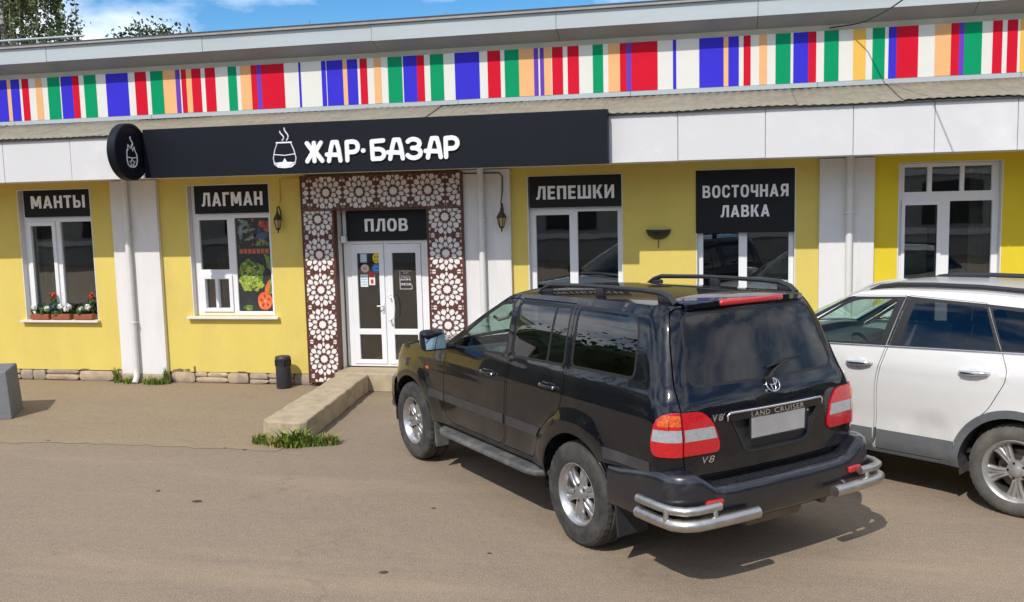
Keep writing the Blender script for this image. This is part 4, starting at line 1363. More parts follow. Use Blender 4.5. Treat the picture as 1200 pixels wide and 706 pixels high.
blades(m, [(-4.36, 8.90, 0.09), (-4.30, 8.95, 0.07), (-4.44, 8.90, 0.06)], 34, 0.08, 0.26, 1.0, rr, 0.017)
blades(m, [(-4.60, 8.91, 0.07), (-4.72, 8.93, 0.06)], 14, 0.05, 0.15, 1.2, rr, 0.014)
tag(m.build('weeds', pm('weed_leaf', (0.20, 0.27, 0.035), 0.6, var=0.5, vscale=20, col2=(0.10, 0.17, 0.02), mscale=14), None), 'broad-leaved weeds among the grass at the end of the kerb arm', 'weeds', kind='stuff')
m = MB()
blades(m, [(-8.66, 11.96, 0.05), (-8.1, 11.93, 0.11), (-7.95, 11.92, 0.10), (-8.45, 11.93, 0.08), (-7.84, 11.95, 0.05)], 85, 0.04, 0.13, 0.8, rr)
blades(m, [(-8.68, 11.98, 0.03), (-7.86, 11.97, 0.04)], 40, 0.12, 0.30, 0.4, rr)
tag(m.build('weeds', 'grass_green', None), 'green weeds along the foot of the white pilaster', 'weeds', kind='stuff')
m = MB()
for (x, y, s) in ((-4.43, 7.08, 0.05), (-4.95, 7.3, 0.025), (-2.25, 5.85, 0.035), (-2.3, 7.2, 0.02), (-7.3, 8.8, 0.03), (-4.85, 8.72, 0.03), (-5.1, 8.75, 0.02), (-1.6, 6.3, 0.02)):
    P = [(x + s * rr.uniform(0.7, 1.3) * math.cos(a), y + 0.6 * s * rr.uniform(0.7, 1.3) * math.sin(a)) for a in np.linspace(0, 5.6, 7)]
    m.add([(p[0], p[1], 0.004) for p in P] + [(x, y, 0.012)], [(i, (i + 1) % 7, 7) for i in range(7)])
tag(m.build('litter_scraps', pm('scrap', (0.06, 0.045, 0.03), 0.9, var=0.3), None), 'tiny dark leaf and dirt scraps scattered on the asphalt', 'litter', kind='stuff')

# ------------------------------------------------------------------ trees
pm('leaf_birch', (0.10, 0.125, 0.035), 0.6, var=0.45, vscale=1.5, col2=(0.07, 0.10, 0.03), mscale=0.9)
pm('leaf_dark', (0.045, 0.075, 0.022), 0.6, var=0.4, vscale=2)
pm('bark', (0.40, 0.38, 0.34), 0.9, var=0.3, vscale=6, col2=(0.06, 0.05, 0.045), mask=(0.5, 0.6), mscale=5, stretch=(1, 1, 3))
pm('bark_dark', (0.10, 0.075, 0.055), 0.9, var=0.3, vscale=6)
def leaves(m, c, n, s, rr, spread):
    for _ in range(n):
        p = Vector(c) + Vector((rr.gauss(0, spread[0]), rr.gauss(0, spread[1]), rr.gauss(0, spread[2])))
        d = Vector((rr.gauss(0, 1), rr.gauss(0, 1), rr.gauss(0, 1))).normalized()
        t = d.cross(Vector((rr.random() - .5, rr.random() - .5, rr.random() - .5))).normalized()
        u = d.cross(t)
        k = s * rr.uniform(0.6, 1.3)
        m.add([p - t * k, p - u * k * 0.55, p + t * k, p + u * k * 0.55], [(0, 1, 2, 3)])
def tree(name, base, h, rx, label, kind, seed, n, leaf, mat, bark, droop=0.0, z0=0.35):
    rr = random.Random(seed)
    o = empty(name, (base[0], base[1], 0), label=label, cat='tree')
    tk = MB()
    lf = MB()
    bx, by = base
    top = Vector((bx + rr.uniform(-.4, .4), by, h * 0.92))
    tk.tube([(bx, by, 0), (bx + 0.05, by, h * 0.3), ((bx + top.x) / 2, by, h * 0.6), top], [0.22, 0.17, 0.10, 0.03], 9)
    for i in range(n):
        t = z0 + (0.97 - z0) * (i + rr.random()) / n
        z = h * t
        a = rr.uniform(0, 6.28)
        prof = math.sin(math.pi * min(1, (t - z0) / (1 - z0) * 0.85 + 0.15)) ** 0.7
        r = rx * prof * rr.uniform(0.45, 1.05)
        s = Vector((bx + (top.x - bx) * t, by, z - r * 0.35))
        e = Vector((s.x + r * math.cos(a), s.y + r * math.sin(a), z + r * 0.15))
        mid = (s + e) / 2 + Vector((0, 0, r * 0.12))
        tk.tube([s, mid, e], [0.055 * (1.1 - t), 0.035 * (1.1 - t), 0.012], 5)
        for q in (0.45, 0.65, 0.85, 1.0):
            c = s.lerp(e, q) + Vector((rr.uniform(-.2, .2), rr.uniform(-.2, .2), rr.uniform(-.1, .2)))
            leaves(lf, c, 30, leaf, rr, (0.22, 0.22, 0.16))
            if droop:
                for _ in range(3):
                    L = rr.uniform(0.5, 1.0) * droop
                    dx, dy = rr.uniform(-.35, .35), rr.uniform(-.35, .35)
                    tk.tube([c + Vector((dx, dy, 0)), c + Vector((dx * 1.2, dy * 1.2, -L))], 0.008, 4)
                    for g in range(7):
                        leaves(lf, c + Vector((dx * (1 + .03 * g), dy, -L * (g + .5) / 7)), 7, leaf, rr, (0.06, 0.06, 0.08))
    tk.build('trunk', bark, o, smooth=True)
    lf.build('crown', mat, o)
tree('birch_tree', (-21.9, 26.0), 13.5, 2.2, 'tall birch with drooping branches behind the roof at far left', 'birch', 4, 60, 0.075, 'leaf_birch', 'bark', 1.7)
tree('leafy_tree', (-19.2, 25.0), 8.0, 1.0, 'darker small tree beside the birch behind the roof', 'tree', 5, 26, 0.07, 'leaf_dark', 'bark_dark', 0.0, 0.5)
tree('leafy_tree', (-16.35, 24.0), 7.68, 0.75, 'small treetop peeping over the roof, left of two', 'tree', 6, 22, 0.07, 'leaf_dark', 'bark_dark', 0.0, 0.6)
tree('leafy_tree', (-15.0, 24.0), 7.83, 0.95, 'small treetop peeping over the roof, right of two', 'tree', 7, 24, 0.07, 'leaf_dark', 'bark_dark', 0.0, 0.6)
# belt of trees across the yard behind the viewer: seen in the photograph only as reflections
rr = random.Random(21)
lf = MB()
for i in range(190):
    a = rr.uniform(math.pi * 0.86, math.pi * 2.14)
    d = rr.uniform(25, 37)
    x, y = d * math.cos(a), d * math.sin(a)
    if -43 < x < 17 and y < -8:
        y = min(y, -27) - 3
    hh = rr.uniform(4.0, 8.5)
    for _ in range(24):
        leaves(lf, (x + rr.uniform(-1.8, 1.8), y + rr.uniform(-1.8, 1.8), rr.uniform(0.2, hh)), 14, 0.20, rr, (0.8, 0.8, 0.6))
    for q in range(3):
        bm_ = bmesh.new()
        bmesh.ops.create_icosphere(bm_, subdivisions=2, radius=1.0)
        k = rr.uniform(0.8, 1.25)
        cz = hh * (0.22 + 0.24 * q)
        for v_ in bm_.verts:
            v_.co = Vector((v_.co.x * 2.1 * k, v_.co.y * 2.1 * k, v_.co.z * hh * 0.26)) * rr.uniform(0.86, 1.1)
        lf.addbm(bm_, Matrix.Translation((x, y, cz)))
tag(lf.build('tree_belt', 'leaf_dark', None), 'belt of dark trees far across the yard behind the viewer', 'trees', kind='stuff')

pm('pale_brick', (0.34, 0.33, 0.31), 0.85, var=0.12, vscale=2)
pm('tin_roof', (0.16, 0.17, 0.18), 0.5, var=0.15, vscale=1.5)
ob = empty('storehouse', (-12, -14, 0), label='long grey storehouse with pale bands across the yard, seen only as a reflection', cat='building')
MB().box(-38, 12, -22, -14, 0, 4.2).build('wall', 'pale_brick', ob)
MB().add([(-38.5, -13.5, 4.21), (12.5, -13.5, 4.21), (12.5, -22.5, 4.21), (-38.5, -22.5, 4.21), (-38.5, -18, 6.0), (12.5, -18, 6.0)], [(0, 1, 5, 4), (2, 3, 4, 5), (0, 4, 3), (1, 2, 5), (0, 3, 2, 1)]).build('roof', 'tin_roof', ob)
for z in (0.9, 3.15, 3.75):
    MB().box(-38, 12, -13.995, -13.90, z, z + 0.22).build('wall_band', 'white_panel', ob)
for i in range(13):
    MB().box(-36.5 + i * 3.7, -34.4 + i * 3.7, -13.99, -13.94, 1.3, 2.9).build('window', 'print_dark', ob)
# ------------------------------------------------------------------ vehicles
def hermite(tab, v):
    """smooth interpolation through (key, value) pairs"""
    k = [a for a, _ in tab]
    y = [b for _, b in tab]
    if v <= k[0]: return y[0]
    if v >= k[-1]: return y[-1]
    i = 0
    while k[i + 1] < v:
        i += 1
    def slope(j):
        if j == 0: return (y[1] - y[0]) / (k[1] - k[0])
        if j == len(k) - 1: return (y[-1] - y[-2]) / (k[-1] - k[-2])
        a = (y[j] - y[j - 1]) / (k[j] - k[j - 1]); b = (y[j + 1] - y[j]) / (k[j + 1] - k[j])
        if a * b <= 0: return 0.0
        return 2 * a * b / (a + b)
    h = k[i + 1] - k[i]
    t = (v - k[i]) / h
    m0, m1 = slope(i) * h, slope(i + 1) * h
    return (2*t**3 - 3*t*t + 1) * y[i] + (t**3 - 2*t*t + t) * m0 + (-2*t**3 + 3*t*t) * y[i+1] + (t**3 - t*t) * m1

class Shell:
    """collects surface patches into named parts; each part is (material, thickness) with left and right halves"""
    def __init__(self):
        self.parts = {}
    def patch(self, domain, regions, fmap, default, step=0.05, flip=False, samples=None):
        """domain: 2-D outline; regions: (name or None, polygon, offset); fmap(a,b)->Vector"""
        D_ = resample(domain, step)
        polys = [D_] + [resample(r[1], step) for r in regions]
        allp = np.array([p for q in polys for p in q])
        lo, hi = np.array(D_).min(0), np.array(D_).max(0)
        gx, gy = np.meshgrid(np.arange(lo[0] + step * .5, hi[0], step), np.arange(lo[1] + step * .5, hi[1], step))
        G = np.stack([gx.ravel(), gy.ravel()], 1)
        G = G[inpoly(G, D_)]
        keep = np.ones(len(G), bool)
        for i in range(0, len(allp), 400):
            d = ((G[:, None, :] - allp[None, i:i + 400, :]) ** 2).sum(2).min(1)
            keep &= d > (0.42 * step) ** 2
        G = G[keep]
        V, T = cdt(polys, [tuple(p) for p in G])
        C = V[T].mean(1)
        who = np.full(len(T), -2)
        who[inpoly(C, D_)] = -1
        for i, r in enumerate(regions):
            who[inpoly(C, polys[i + 1]) & (who > -2)] = i
        e = 1e-3
        cache = {}
        def P(i, off):
            if i not in cache:
                a, b = V[i]
                p = fmap(a, b)
                n = (fmap(a + e, b) - fmap(a - e, b)).cross(fmap(a, b + e) - fmap(a, b - e))
                n.normalize()
                cache[i] = (p, -n if flip else n)
            p, n = cache[i]
            return p + n * off
        groups = {}
        for t, w in zip(T, who):
            if w == -2: continue
            name, off = (default, 0.0) if w == -1 else (regions[w][0], regions[w][2] if len(regions[w]) > 2 else 0.0)
            if name is None: continue
            groups.setdefault((name, off), []).append(t)
        for (name, off), ts in groups.items():
            mb = self.parts.setdefault(name, MB())
            idx = {}
            vs, fs = [], []
            for t in ts:
                f = []
                for i in t:
                    i = int(i)
                    if i not in idx:
                        idx[i] = len(vs)
                        vs.append(P(i, off))
                    f.append(idx[i])
                fs.append(tuple(f[::-1]) if flip else tuple(f))
            mb.add(vs, fs)
    def split(self, m):
        par = list(range(len(m.v)))
        key = {}
        for i, q in enumerate(m.v):
            k = (round(q[0], 4), round(q[1], 4), round(q[2], 4))
            par[i] = key.setdefault(k, i)
        def find(i):
            while par[i] != i:
                par[i] = par[par[i]]
                i = par[i]
            return i
        for f in m.f:
            a = find(f[0])
            for i in f[1:]:
                par[find(i)] = a
        g = {}
        for f in m.f:
            g.setdefault(find(f[0]), []).append(f)
        out = []
        for fs in g.values():
            idx = {}
            vs = []
            ff = []
            for f in fs:
                r = []
                for i in f:
                    if i not in idx:
                        idx[i] = len(vs)
                        vs.append(m.v[i])
                    r.append(idx[i])
                ff.append(tuple(r))
            out.append(MB().add(vs, ff))
        return out
    def emit(self, name, mat, parent, thick=0.012, both='split', obj=None, sub=None, label=None, islands=False):
        mb = self.parts[name]
        mir = MB().add([(p[0], -p[1], p[2]) for p in mb.v], [f[::-1] for f in mb.f])
        out = []
        if both == 'merge':
            m = MB().add(mb.v, mb.f).add(mir.v, mir.f)
            ms = [m]
        else:
            ms = [mb, mir]
        if islands:
            ms = [q for m in ms for q in self.split(m)]
        for k, m in enumerate(ms):
            bm = bmesh.new()
            me = bpy.data.meshes.new(obj or name)
            me.from_pydata([tuple(p) for p in m.v], [], m.f)
            bm.from_mesh(me)
            bmesh.ops.remove_doubles(bm, verts=bm.verts[:], dist=0.0008)
            bm.normal_update()
            rim = []
            if thick:
                for e in bm.edges:
                    if len(e.link_faces) == 1:
                        l = e.link_loops[0]
                        v0, v1 = l.vert, l.link_loop_next.vert
                        rim.append((v1.co.copy(), v0.co.copy(), v0.co - v0.normal * thick, v1.co - v1.normal * thick))
            for q in rim:
                bm.faces.new([bm.verts.new(p) for p in q])
            bm.to_mesh(me); bm.free()
            par = parent[k] if isinstance(parent, (list, tuple)) else parent
            o = link(obj or name, me, mat, par, smooth=True, angle=40, local=True)
            out.append(o)
        return out

def sweep(path, profs):
    """path: list of (point2d, outward normal2d); profs: list of profiles [(d,z)] per path point"""
    m = MB()
    k = len(profs[0])
    vs = []
    for (p, n), pr in zip(path, profs):
        for d, z in pr:
            vs.append((p[0] + n[0] * d, p[1] + n[1] * d, z))
    fs = []
    for i in range(len(path) - 1):
        for j in range(k - 1):
            a = i * k + j
            fs.append((a, a + 1, a + k + 1, a + k))
    return m.add(vs, fs)

def half_path(side_x, W, xe, bow, r, sgn, n=9):
    """from the side at side_x round the corner to the centre line; sgn=-1 rear, +1 front; then mirrored to the other side"""
    pts = []
    cx = xe - sgn * (bow + r) 
    cy = W - r
    for x in np.linspace(side_x, cx, 6)[:-1]:
        pts.append(((x, W), (0, 1)))
    for a in np.linspace(0, math.pi / 2, n):
        pts.append(((cx + sgn * r * math.sin(a), cy + r * math.cos(a)), (sgn * math.sin(a), math.cos(a))))
    for y in np.linspace(cy, 0, 8)[1:]:
        pts.append(((xe - sgn * bow * (y / cy) ** 2, y), (sgn * 1.0, 0.12 * y / cy)))
    full = pts + [((p[0], -p[1]), (n_[0], -n_[1])) for p, n_ in pts[-2::-1]]
    return full

def wheel(parent, x, y, r, w, rim, spokes, mats, steer=0.0, style='broad'):
    s = 1 if y > 0 else -1
    o = empty('wheel', (x, y, r), 0)
    o.parent = parent
    if s < 0:
        o.rotation_euler = (0, 0, math.pi)
    if steer:
        o.rotation_euler.z += steer
    h = w / 2
    N = 84
    prof = [(rim - 0.01, -h * .86), (rim + .012, -h * .97), (rim + (r - rim) * .45, -h * 1.02), (r - .03, -h * .94), (r - .010, -h * .82), (r - .002, -h * .60), (r - .010, -h * .56), (r - .010, -h * .50), (r, -h * .46), (r, -h * .06), (r - .012, -h * .05), (r - .012, h * .05), (r, h * .06), (r, h * .46), (r - .010, h * .50), (r - .010, h * .56), (r - .002, h * .60), (r - .010, h * .82), (r - .03, h * .94), (rim + (r - rim) * .45, h * 1.02), (rim + .012, h * .97), (rim - .01, h * .86)]
    lug = lambda i, j: (-0.007 if (j % 2) and i in (3, 4, 5, 16, 17, 18) else 0.0)
    t = MB().lathe(prof, N, 'Y', wob=lug)
    t.f = t.f[:-2]
    t.build('tyre', mats['tyre'], o, smooth=True, angle=28, local=True)
    b = MB().lathe([(rim - .012, -h * .85), (rim - .025, -h * .5), (rim - .035, h * .35), (rim - .022, h * .72), (rim - .006, h * .80), (rim + .006, h * .90), (rim - .004, h * .93), (rim - .014, h * .86), (rim - .028, h * .70), (rim - .040, h * .30), (rim - .05, -h * .5), (rim - .03, -h * .85)], 48, 'Y')
    b.f = b.f[:-2]
    b.build('rim', mats['alloy'], o, smooth=True, angle=40, local=True)
    bb = MB().lathe([(rim - .034, h * .50), (rim - .046, h * .28), (rim - .056, -h * .5), (rim - .05, -h * .66)], 40, 'Y')
    bb.f = bb.f[:-2]
    bb.build('rim_barrel', mats['disc'], o, smooth=True, local=True)
    yo = h * .66
    m = MB()
    for i in range(spokes):
        a0 = 2 * math.pi * i / spokes + 0.3
        arms = [(0.0, 1.0)] if style == 'broad' else [(-0.19, 0.72), (0.19, 0.72)]
        for da, sc in arms:
            a = a0 + da
            ca, sa = math.cos(a), math.sin(a)
            ca0, sa0 = math.cos(a0 + da * 0.35), math.sin(a0 + da * 0.35)
            st = [(0.045, .036, yo - .012), (0.09, .040, yo - .002), (0.15, .049, yo - .008), (rim - .055, .058, yo - .016), (rim - .022, .074, yo - .012)] if style == 'broad' else [(0.045, .036, yo - .012), (0.09, .034, yo - .002), (0.15, .038, yo - .008), (rim - .055, .046, yo - .016), (rim - .022, .056, yo - .012)]
            rings = []
            for (rr_, hw, yy) in st:
                q = (rr_ - 0.045) / (rim - 0.067)
                cc, ss = ca0 + (ca - ca0) * q, sa0 + (sa - sa0) * q
                l = math.hypot(cc, ss); cc /= l; ss /= l
                hw *= sc * (rim / 0.235)
                for (u, dy) in ((-1, -.028), (-.92, -.004), (-.55, 0.006), (-.14, 0.004), (0, -.006), (.14, .004), (.55, .006), (.92, -.004), (1, -.028)):
                    rings.append((cc * rr_ - ss * hw * u, yy + dy, -(ss * rr_ + cc * hw * u)))
            k = 9
            fs = []
            for p in range(len(st) - 1):
                for q in range(k - 1):
                    fs.append((p * k + q, p * k + q + 1, (p + 1) * k + q + 1, (p + 1) * k + q))
            m.add(rings, fs)
    m.build('spokes', mats['alloy'], o, smooth=True, angle=50, local=True)
    MB().lathe([(0.085, yo - .03), (0.075, yo - .002), (0.045, yo + .004), (0.040, yo + .016), (0.028, yo + .020), (0.0, yo + .021)], 24, 'Y').build('hub_cap', mats['alloy'], o, smooth=True, angle=40, local=True)
    for i in range(5):
        a = i * 2 * math.pi / 5
        MB().lathe([(0.011, yo - .01), (0.011, yo + .004), (0.006, yo + .006)], 6, 'Y', c=(0.062 * math.cos(a), 0, 0.062 * math.sin(a))).build('wheel_nut', mats['dark'], o, local=True)
    MB().lathe([(0.16, -.02), (0.16, 0.0), (0.06, 0.0), (0.06, .03)], 32, 'Y').build('brake_disc', mats['disc'], o, local=True)
    MB().lathe([(rim - .05, -h * .7), (rim - .05, -h * .66)], 24, 'Y').build('wheel_back', mats['dark'], o, local=True)
    return o

def seat(parent, x, y, w, mat, z=0.62, back=0.62):
    m = MB()
    m.rbox((x + .05, y, z + .08), (0.52, w, 0.20), 0.05, 3)
    m.rbox((x - .22, y, z + .08 + back / 2), (0.16, w * .95, back), 0.06, 3, rot=(0, -0.22, 0))
    for yy in ([y] if w < 0.7 else [y - .35, y, y + .35]):
        m.rbox((x - .31, yy, z + back + .22), (0.10, 0.24, 0.19), 0.04, 3, rot=(0, -0.15, 0))
        m.tube([(x - .29, yy - .05, z + back), (x - .31, yy - .05, z + back + .2)], .008, 5)
        m.tube([(x - .29, yy + .05, z + back), (x - .31, yy + .05, z + back + .2)], .008, 5)
    return m.build('seat', mat, parent, smooth=True, angle=40, local=True)

def circle(cx, cz, r, a0=0, a1=360, n=40):
    return [(cx + r * math.cos(R(a)), cz + r * math.sin(R(a))) for a in np.linspace(a0, a1, n, endpoint=(a1 - a0) < 360)]

def sstep(a, b, v):
    t = max(0.0, min(1.0, (v - a) / (b - a)))
    return t * t * (3 - 2 * t)

# paints
pm('black_paint', (0.0040, 0.0046, 0.0078), 0.30, var=0.2, vscale=3, coat=1.0, spec=0.08, col2=(0.013, 0.012, 0.011), mask=(0.50, 0.85), mscale=2.2)
pm('moulding_plastic', (0.038, 0.039, 0.043), 0.38, var=0.2, vscale=10, col2=(0.075, 0.072, 0.068), mask=(0.5, 0.8), mscale=7)
pm('white_paint', (0.70, 0.69, 0.665), 0.28, var=0.03, vscale=2, coat=0.8)
pm('black_plastic', (0.020, 0.021, 0.024), 0.45, var=0.2, vscale=12)
pm('bumper_paint', (0.010, 0.011, 0.016), 0.30, var=0.25, vscale=6, coat=0.6, col2=(0.045, 0.043, 0.042), mask=(0.55, 0.8), mscale=6)
pm('grey_cladding', (0.115, 0.12, 0.125), 0.55, var=0.12, vscale=10, col2=(0.17, 0.155, 0.13), mask=(0.5, 0.8), mscale=4)
pm('sill_dirt', (0.075, 0.073, 0.07), 0.6, var=0.25, vscale=14, bump=0.2, bscale=120, col2=(0.15, 0.14, 0.125), mask=(0.45, 0.7), mscale=8)
pm('rubber_trim', (0.010, 0.010, 0.011), 0.5, var=0.1)
pm('tyre_rubber', (0.030, 0.029, 0.028), 0.85, var=0.25, vscale=18, bump=0.2, bscale=90, col2=(0.10, 0.092, 0.08), mask=(0.42, 0.75), mscale=5)
pm('dusty_tyre', (0.085, 0.080, 0.072), 0.9, var=0.2, vscale=14, bump=0.2, bscale=90, col2=(0.14, 0.128, 0.108), mask=(0.42, 0.75), mscale=5)
pm('alloy', (0.46, 0.46, 0.465), 0.36, metal=0.85, var=0.12, vscale=15, rvar=0.08)
pm('dull_alloy', (0.42, 0.41, 0.39), 0.45, metal=0.7, var=0.15, vscale=15, rvar=0.08)
pm('steel_tube', (0.52, 0.50, 0.475), 0.42, metal=1.0, var=0.1, vscale=12, rvar=0.1)
pm('brake_metal', (0.16, 0.14, 0.12), 0.5, metal=0.8, var=0.2)
pm('lamp_red', (0.50, 0.006, 0.012), 0.2, var=0.35, vscale=90, coat=1.0, spec=0.4, bump=0.5, bscale=75)
pm('lamp_amber', (0.62, 0.10, 0.012), 0.2, var=0.5, vscale=70, coat=1.0, bump=0.5, bscale=75)
pm('lamp_clear', (0.33, 0.34, 0.35), 0.2, var=0.2, vscale=40, coat=1.0, bump=0.2, bscale=50)
pm('seat_beige', (0.16, 0.14, 0.115), 0.7, var=0.1)
pm('seat_dark', (0.025, 0.025, 0.027), 0.7, var=0.1)
pm('dash_grey', (0.055, 0.06, 0.066), 0.6, var=0.1)
pm('plate_blank', (0.36, 0.355, 0.35), 0.45, var=0.25, vscale=3.5)
glass('glass_front', (0.86, 0.95, 0.90), 1.5, boost=0.75)
glass('glass_screen', (0.72, 1.0, 0.88), 1.5, boost=0.6)
glass('glass_tint', (0.10, 0.112, 0.108), 1.55, boost=1.4)
glass('glass_rear', (0.055, 0.06, 0.06), 1.55, boost=0.95, dust=0.07)
pm('mirror_glass', (0.42, 0.60, 0.68), 0.03, metal=1.0, var=0.0)
WM = dict(tyre='tyre_rubber', alloy='alloy', dark='rubber_trim', disc='brake_metal')
WM2 = dict(tyre='dusty_tyre', alloy='dull_alloy', dark='rubber_trim', disc='brake_metal')

class Body:
    """analytic body surface: side y(x,z), rear x(y,z), roof, hood, front and windscreen"""
    def __init__(s, **k):
        s.__dict__.update(k)
    def W(s, x, z):
        zb = s.zb
        if z <= zb:
            w = hermite(s.prof, z)
        else:
            t = (z - zb) / max(0.05, s.zt(x) - zb)
            w = hermite(s.green, t)
        return w
    def xr(s, z): return hermite(s.rear, z)
    def xf(s, z): return hermite(s.front, z)
    def flare(s, x, z):
        d = 0.0
        for wx in (0.0, s.wb):
            r = math.hypot(x - wx, z - s.az)
            d = max(d, s.fl * (1 - sstep(s.ar + 0.03, s.ar + s.flw, r)))
        return d
    def side(s, x, z):
        W = s.W(x, z)
        c = s.xr(z) + s.bow + s.R
        if x < c:
            y = W - s.R + math.sqrt(max(0.0, s.R ** 2 - (c - x) ** 2))
        else:
            y = W
        if z < s.zb + 0.2:
            cf = s.xf(z) - s.fbow - s.Rf
            if x > cf:
                y = W - s.Rf + math.sqrt(max(0.0, s.Rf ** 2 - (x - cf) ** 2))
            y -= s.ftaper * max(0.0, (x - s.wb * 0.8) / 1.0) ** 2
        y += s.flare(x, z) + (s.crease(x, z) if s.crease else 0.0)
        return Vector((x, y, z))
    def rearp(s, y, z):
        W = s.W(s.xr(z) + 0.1, z)
        k = W - s.R
        if y <= k:
            x = s.xr(z) + s.bow * (y / k) ** 2
        else:
            x = s.xr(z) + s.bow + s.R - math.sqrt(max(0.0, s.R ** 2 - (y - k) ** 2))
        return Vector((x, y, z))
    def rear_edge(s, z):            # x on the side view / y on the rear view of the common 45 degree line
        W = s.W(s.xr(z) + 0.1, z)
        return s.xr(z) + s.bow + s.R * (1 - 0.70711), W - s.R * (1 - 0.70711)
    def front_edge(s, z):
        return s.xf(z) - s.fbow - s.Rf * (1 - 0.70711)
    def frontp(s, y, z):
        ye = s.side(s.front_edge(z), z).y
        k = ye - 0.70711 * s.Rf
        if y <= k:
            x = s.xf(z) - s.fbow * (y / max(k, .01)) ** 2
        else:
            x = s.xf(z) - s.fbow - s.Rf + math.sqrt(max(0.0, s.Rf ** 2 - (y - k) ** 2))
        return Vector((x, y, z))
    def roof(s, x, v):
        y1 = s.side(x, s.zt(x)).y
        z = s.zt(x) + s.crown * (1 - abs(v) ** 2.6)
        return Vector((x, y1 * v, z))

def finish_body(sh, root, paint, glassmat, common):
    pass

def add_dust(name, z0, z1, col, amt):
    """road film that climbs unevenly from the sills, in a noise-broken pattern"""
    t = MATS[name].node_tree
    b = t.nodes['Principled BSDF']
    old = b.inputs['Base Color'].links[0].from_socket
    tc = nd(t, 'ShaderNodeNewGeometry')
    sp = nd(t, 'ShaderNodeSeparateXYZ')
    t.links.new(tc.outputs['Position'], sp.inputs[0])
    n = nd(t, 'ShaderNodeTexNoise')
    n.inputs['Scale'].default_value = 3.5
    n.inputs['Detail'].default_value = 7
    t.links.new(tc.outputs['Position'], n.inputs['Vector'])
    m1 = nd(t, 'ShaderNodeMath', operation='MULTIPLY_ADD')
    m1.inputs[1].default_value = 0.9
    t.links.new(n.outputs['Fac'], m1.inputs[0])
    t.links.new(sp.outputs['Z'], m1.inputs[2])
    mr = nd(t, 'ShaderNodeMapRange')
    mr.inputs['From Min'].default_value = z1 + 0.45
    mr.inputs['From Max'].default_value = z0 + 0.45
    mr.inputs['To Max'].default_value = amt
    t.links.new(m1.outputs['Value'], mr.inputs['Value'])
    mx = nd(t, 'ShaderNodeMix', data_type='RGBA')
    mx.inputs['B'].default_value = (*col, 1)
    t.links.new(old, mx.inputs['A'])
    t.links.new(mr.outputs['Result'], mx.inputs['Factor'])
    t.links.new(mx.outputs['Result'], b.inputs['Base Color'])
add_dust('black_paint', 0.45, 0.85, (0.085, 0.078, 0.068), 0.34)
add_dust('white_paint', 0.40, 0.75, (0.36, 0.33, 0.28), 0.45)
# ------------------------------------------------------------------ black off-roader
suv = empty('black_suv', (-0.3217, 7.1814, 0), R(133.17), 'black off-road SUV with silver rear bumper tubes parked nose-in beside the entrance', 'car')
ZS = np.round(np.arange(0.72, 1.8201, 0.05), 4).tolist()
L = Body(
    zb=1.31, az=0.395, ar=0.465, wb=2.85, fl=0.030, flw=0.20,
    prof=[(0.42, 0.865), (0.55, 0.905), (0.75, 0.922), (0.95, 0.925), (1.12, 0.912), (1.22, 0.893), (1.31, 0.862)],
    green=[(0, 0.862), (0.35, 0.815), (0.72, 0.755), (0.90, 0.712), (1.0, 0.672)],
    rear=[(0.5, -1.075), (0.95, -1.085), (1.16, -1.07), (1.33, -1.005), (1.55, -0.925), (1.76, -0.845), (1.85, -0.80)],
    front=[(0.45, 3.47), (0.8, 3.55), (0.98, 3.54), (1.08, 3.46), (1.2, 3.40)],
    bow=0.045, R=0.18, fbow=0.12, Rf=0.28, ftaper=0.03, crown=0.042,
    zt=lambda x: hermite([(-0.8, 1.828), (0.0, 1.815), (0.9, 1.785), (1.28, 1.755), (1.4, 1.73)], x),
    crease=lambda x, z: 0.006 * math.exp(-((z - 1.10) / 0.03) ** 2))
hood_z = lambda x: hermite([(2.1, 1.225), (2.6, 1.19), (3.1, 1.13), (3.35, 1.07)], x)
sh = Shell()
rear_top = L.zt(-0.78) - 0.004
zs = [0.74] + [z for z in np.arange(0.80, 1.80, 0.05)] + [rear_top]
dom = [(L.rear_edge(z)[0], z) for z in zs]
xt0 = dom[-1][0]
dom += [(x, L.zt(x)) for x in np.linspace(xt0 + 0.03, 1.26, 36)]
dom += [(2.17, 1.235)]
dom += [(x, hood_z(x)) for x in np.linspace(2.25, 3.24, 16)]
dom += [(L.front_edge(z), z) for z in np.linspace(1.07, 0.56, 12)]
dom += [(3.2, 0.52), (2.45, 0.485), (0.40, 0.485), (-0.36, 0.73)]
dom = dom[::-1]          # clockwise in (x,z) seen from the left means x to the left; orientation is handled by flip
# door outlines
fdoor = rounded([(2.08, 1.225), (2.12, 1.02), (2.13, 0.60), (2.05, 0.535), (1.12, 0.53), (1.04, 0.60), (0.985, 1.28), (1.055, 1.745), (1.27, 1.725)], [0.02, .1, .05, .05, .05, .06, .1, .02, .03])
rdoor = rounded([(0.955, 1.28), (1.01, 0.60), (1.09, 0.532), (0.60, 0.53), (0.545, 0.60), (0.50, 0.73), (0.37, 0.88), (0.22, 0.96), (0.165, 1.10), (0.165, 1.29), (0.235, 1.768), (1.025, 1.748)], [.1, .06, .05, .05, .05, .1, .1, .08, .1, .05, .03, .02])
fwin = rounded([(1.99, 1.265), (1.075, 1.300), (1.135, 1.700), (1.36, 1.672)], [.03, .03, .03, .06])
rwin = rounded([(0.955, 1.305), (0.235, 1.328), (0.295, 1.728), (1.02, 1.706)], [.03, .03, .03, .03])
rwin_a = rounded([(0.955, 1.305), (0.465, 1.320), (0.50, 1.720), (1.02, 1.706)], [.03, .01, .01, .03])
rwin_b = rounded([(0.440, 1.321), (0.235, 1.328), (0.295, 1.728), (0.475, 1.722)], [.01, .03, .03, .01])
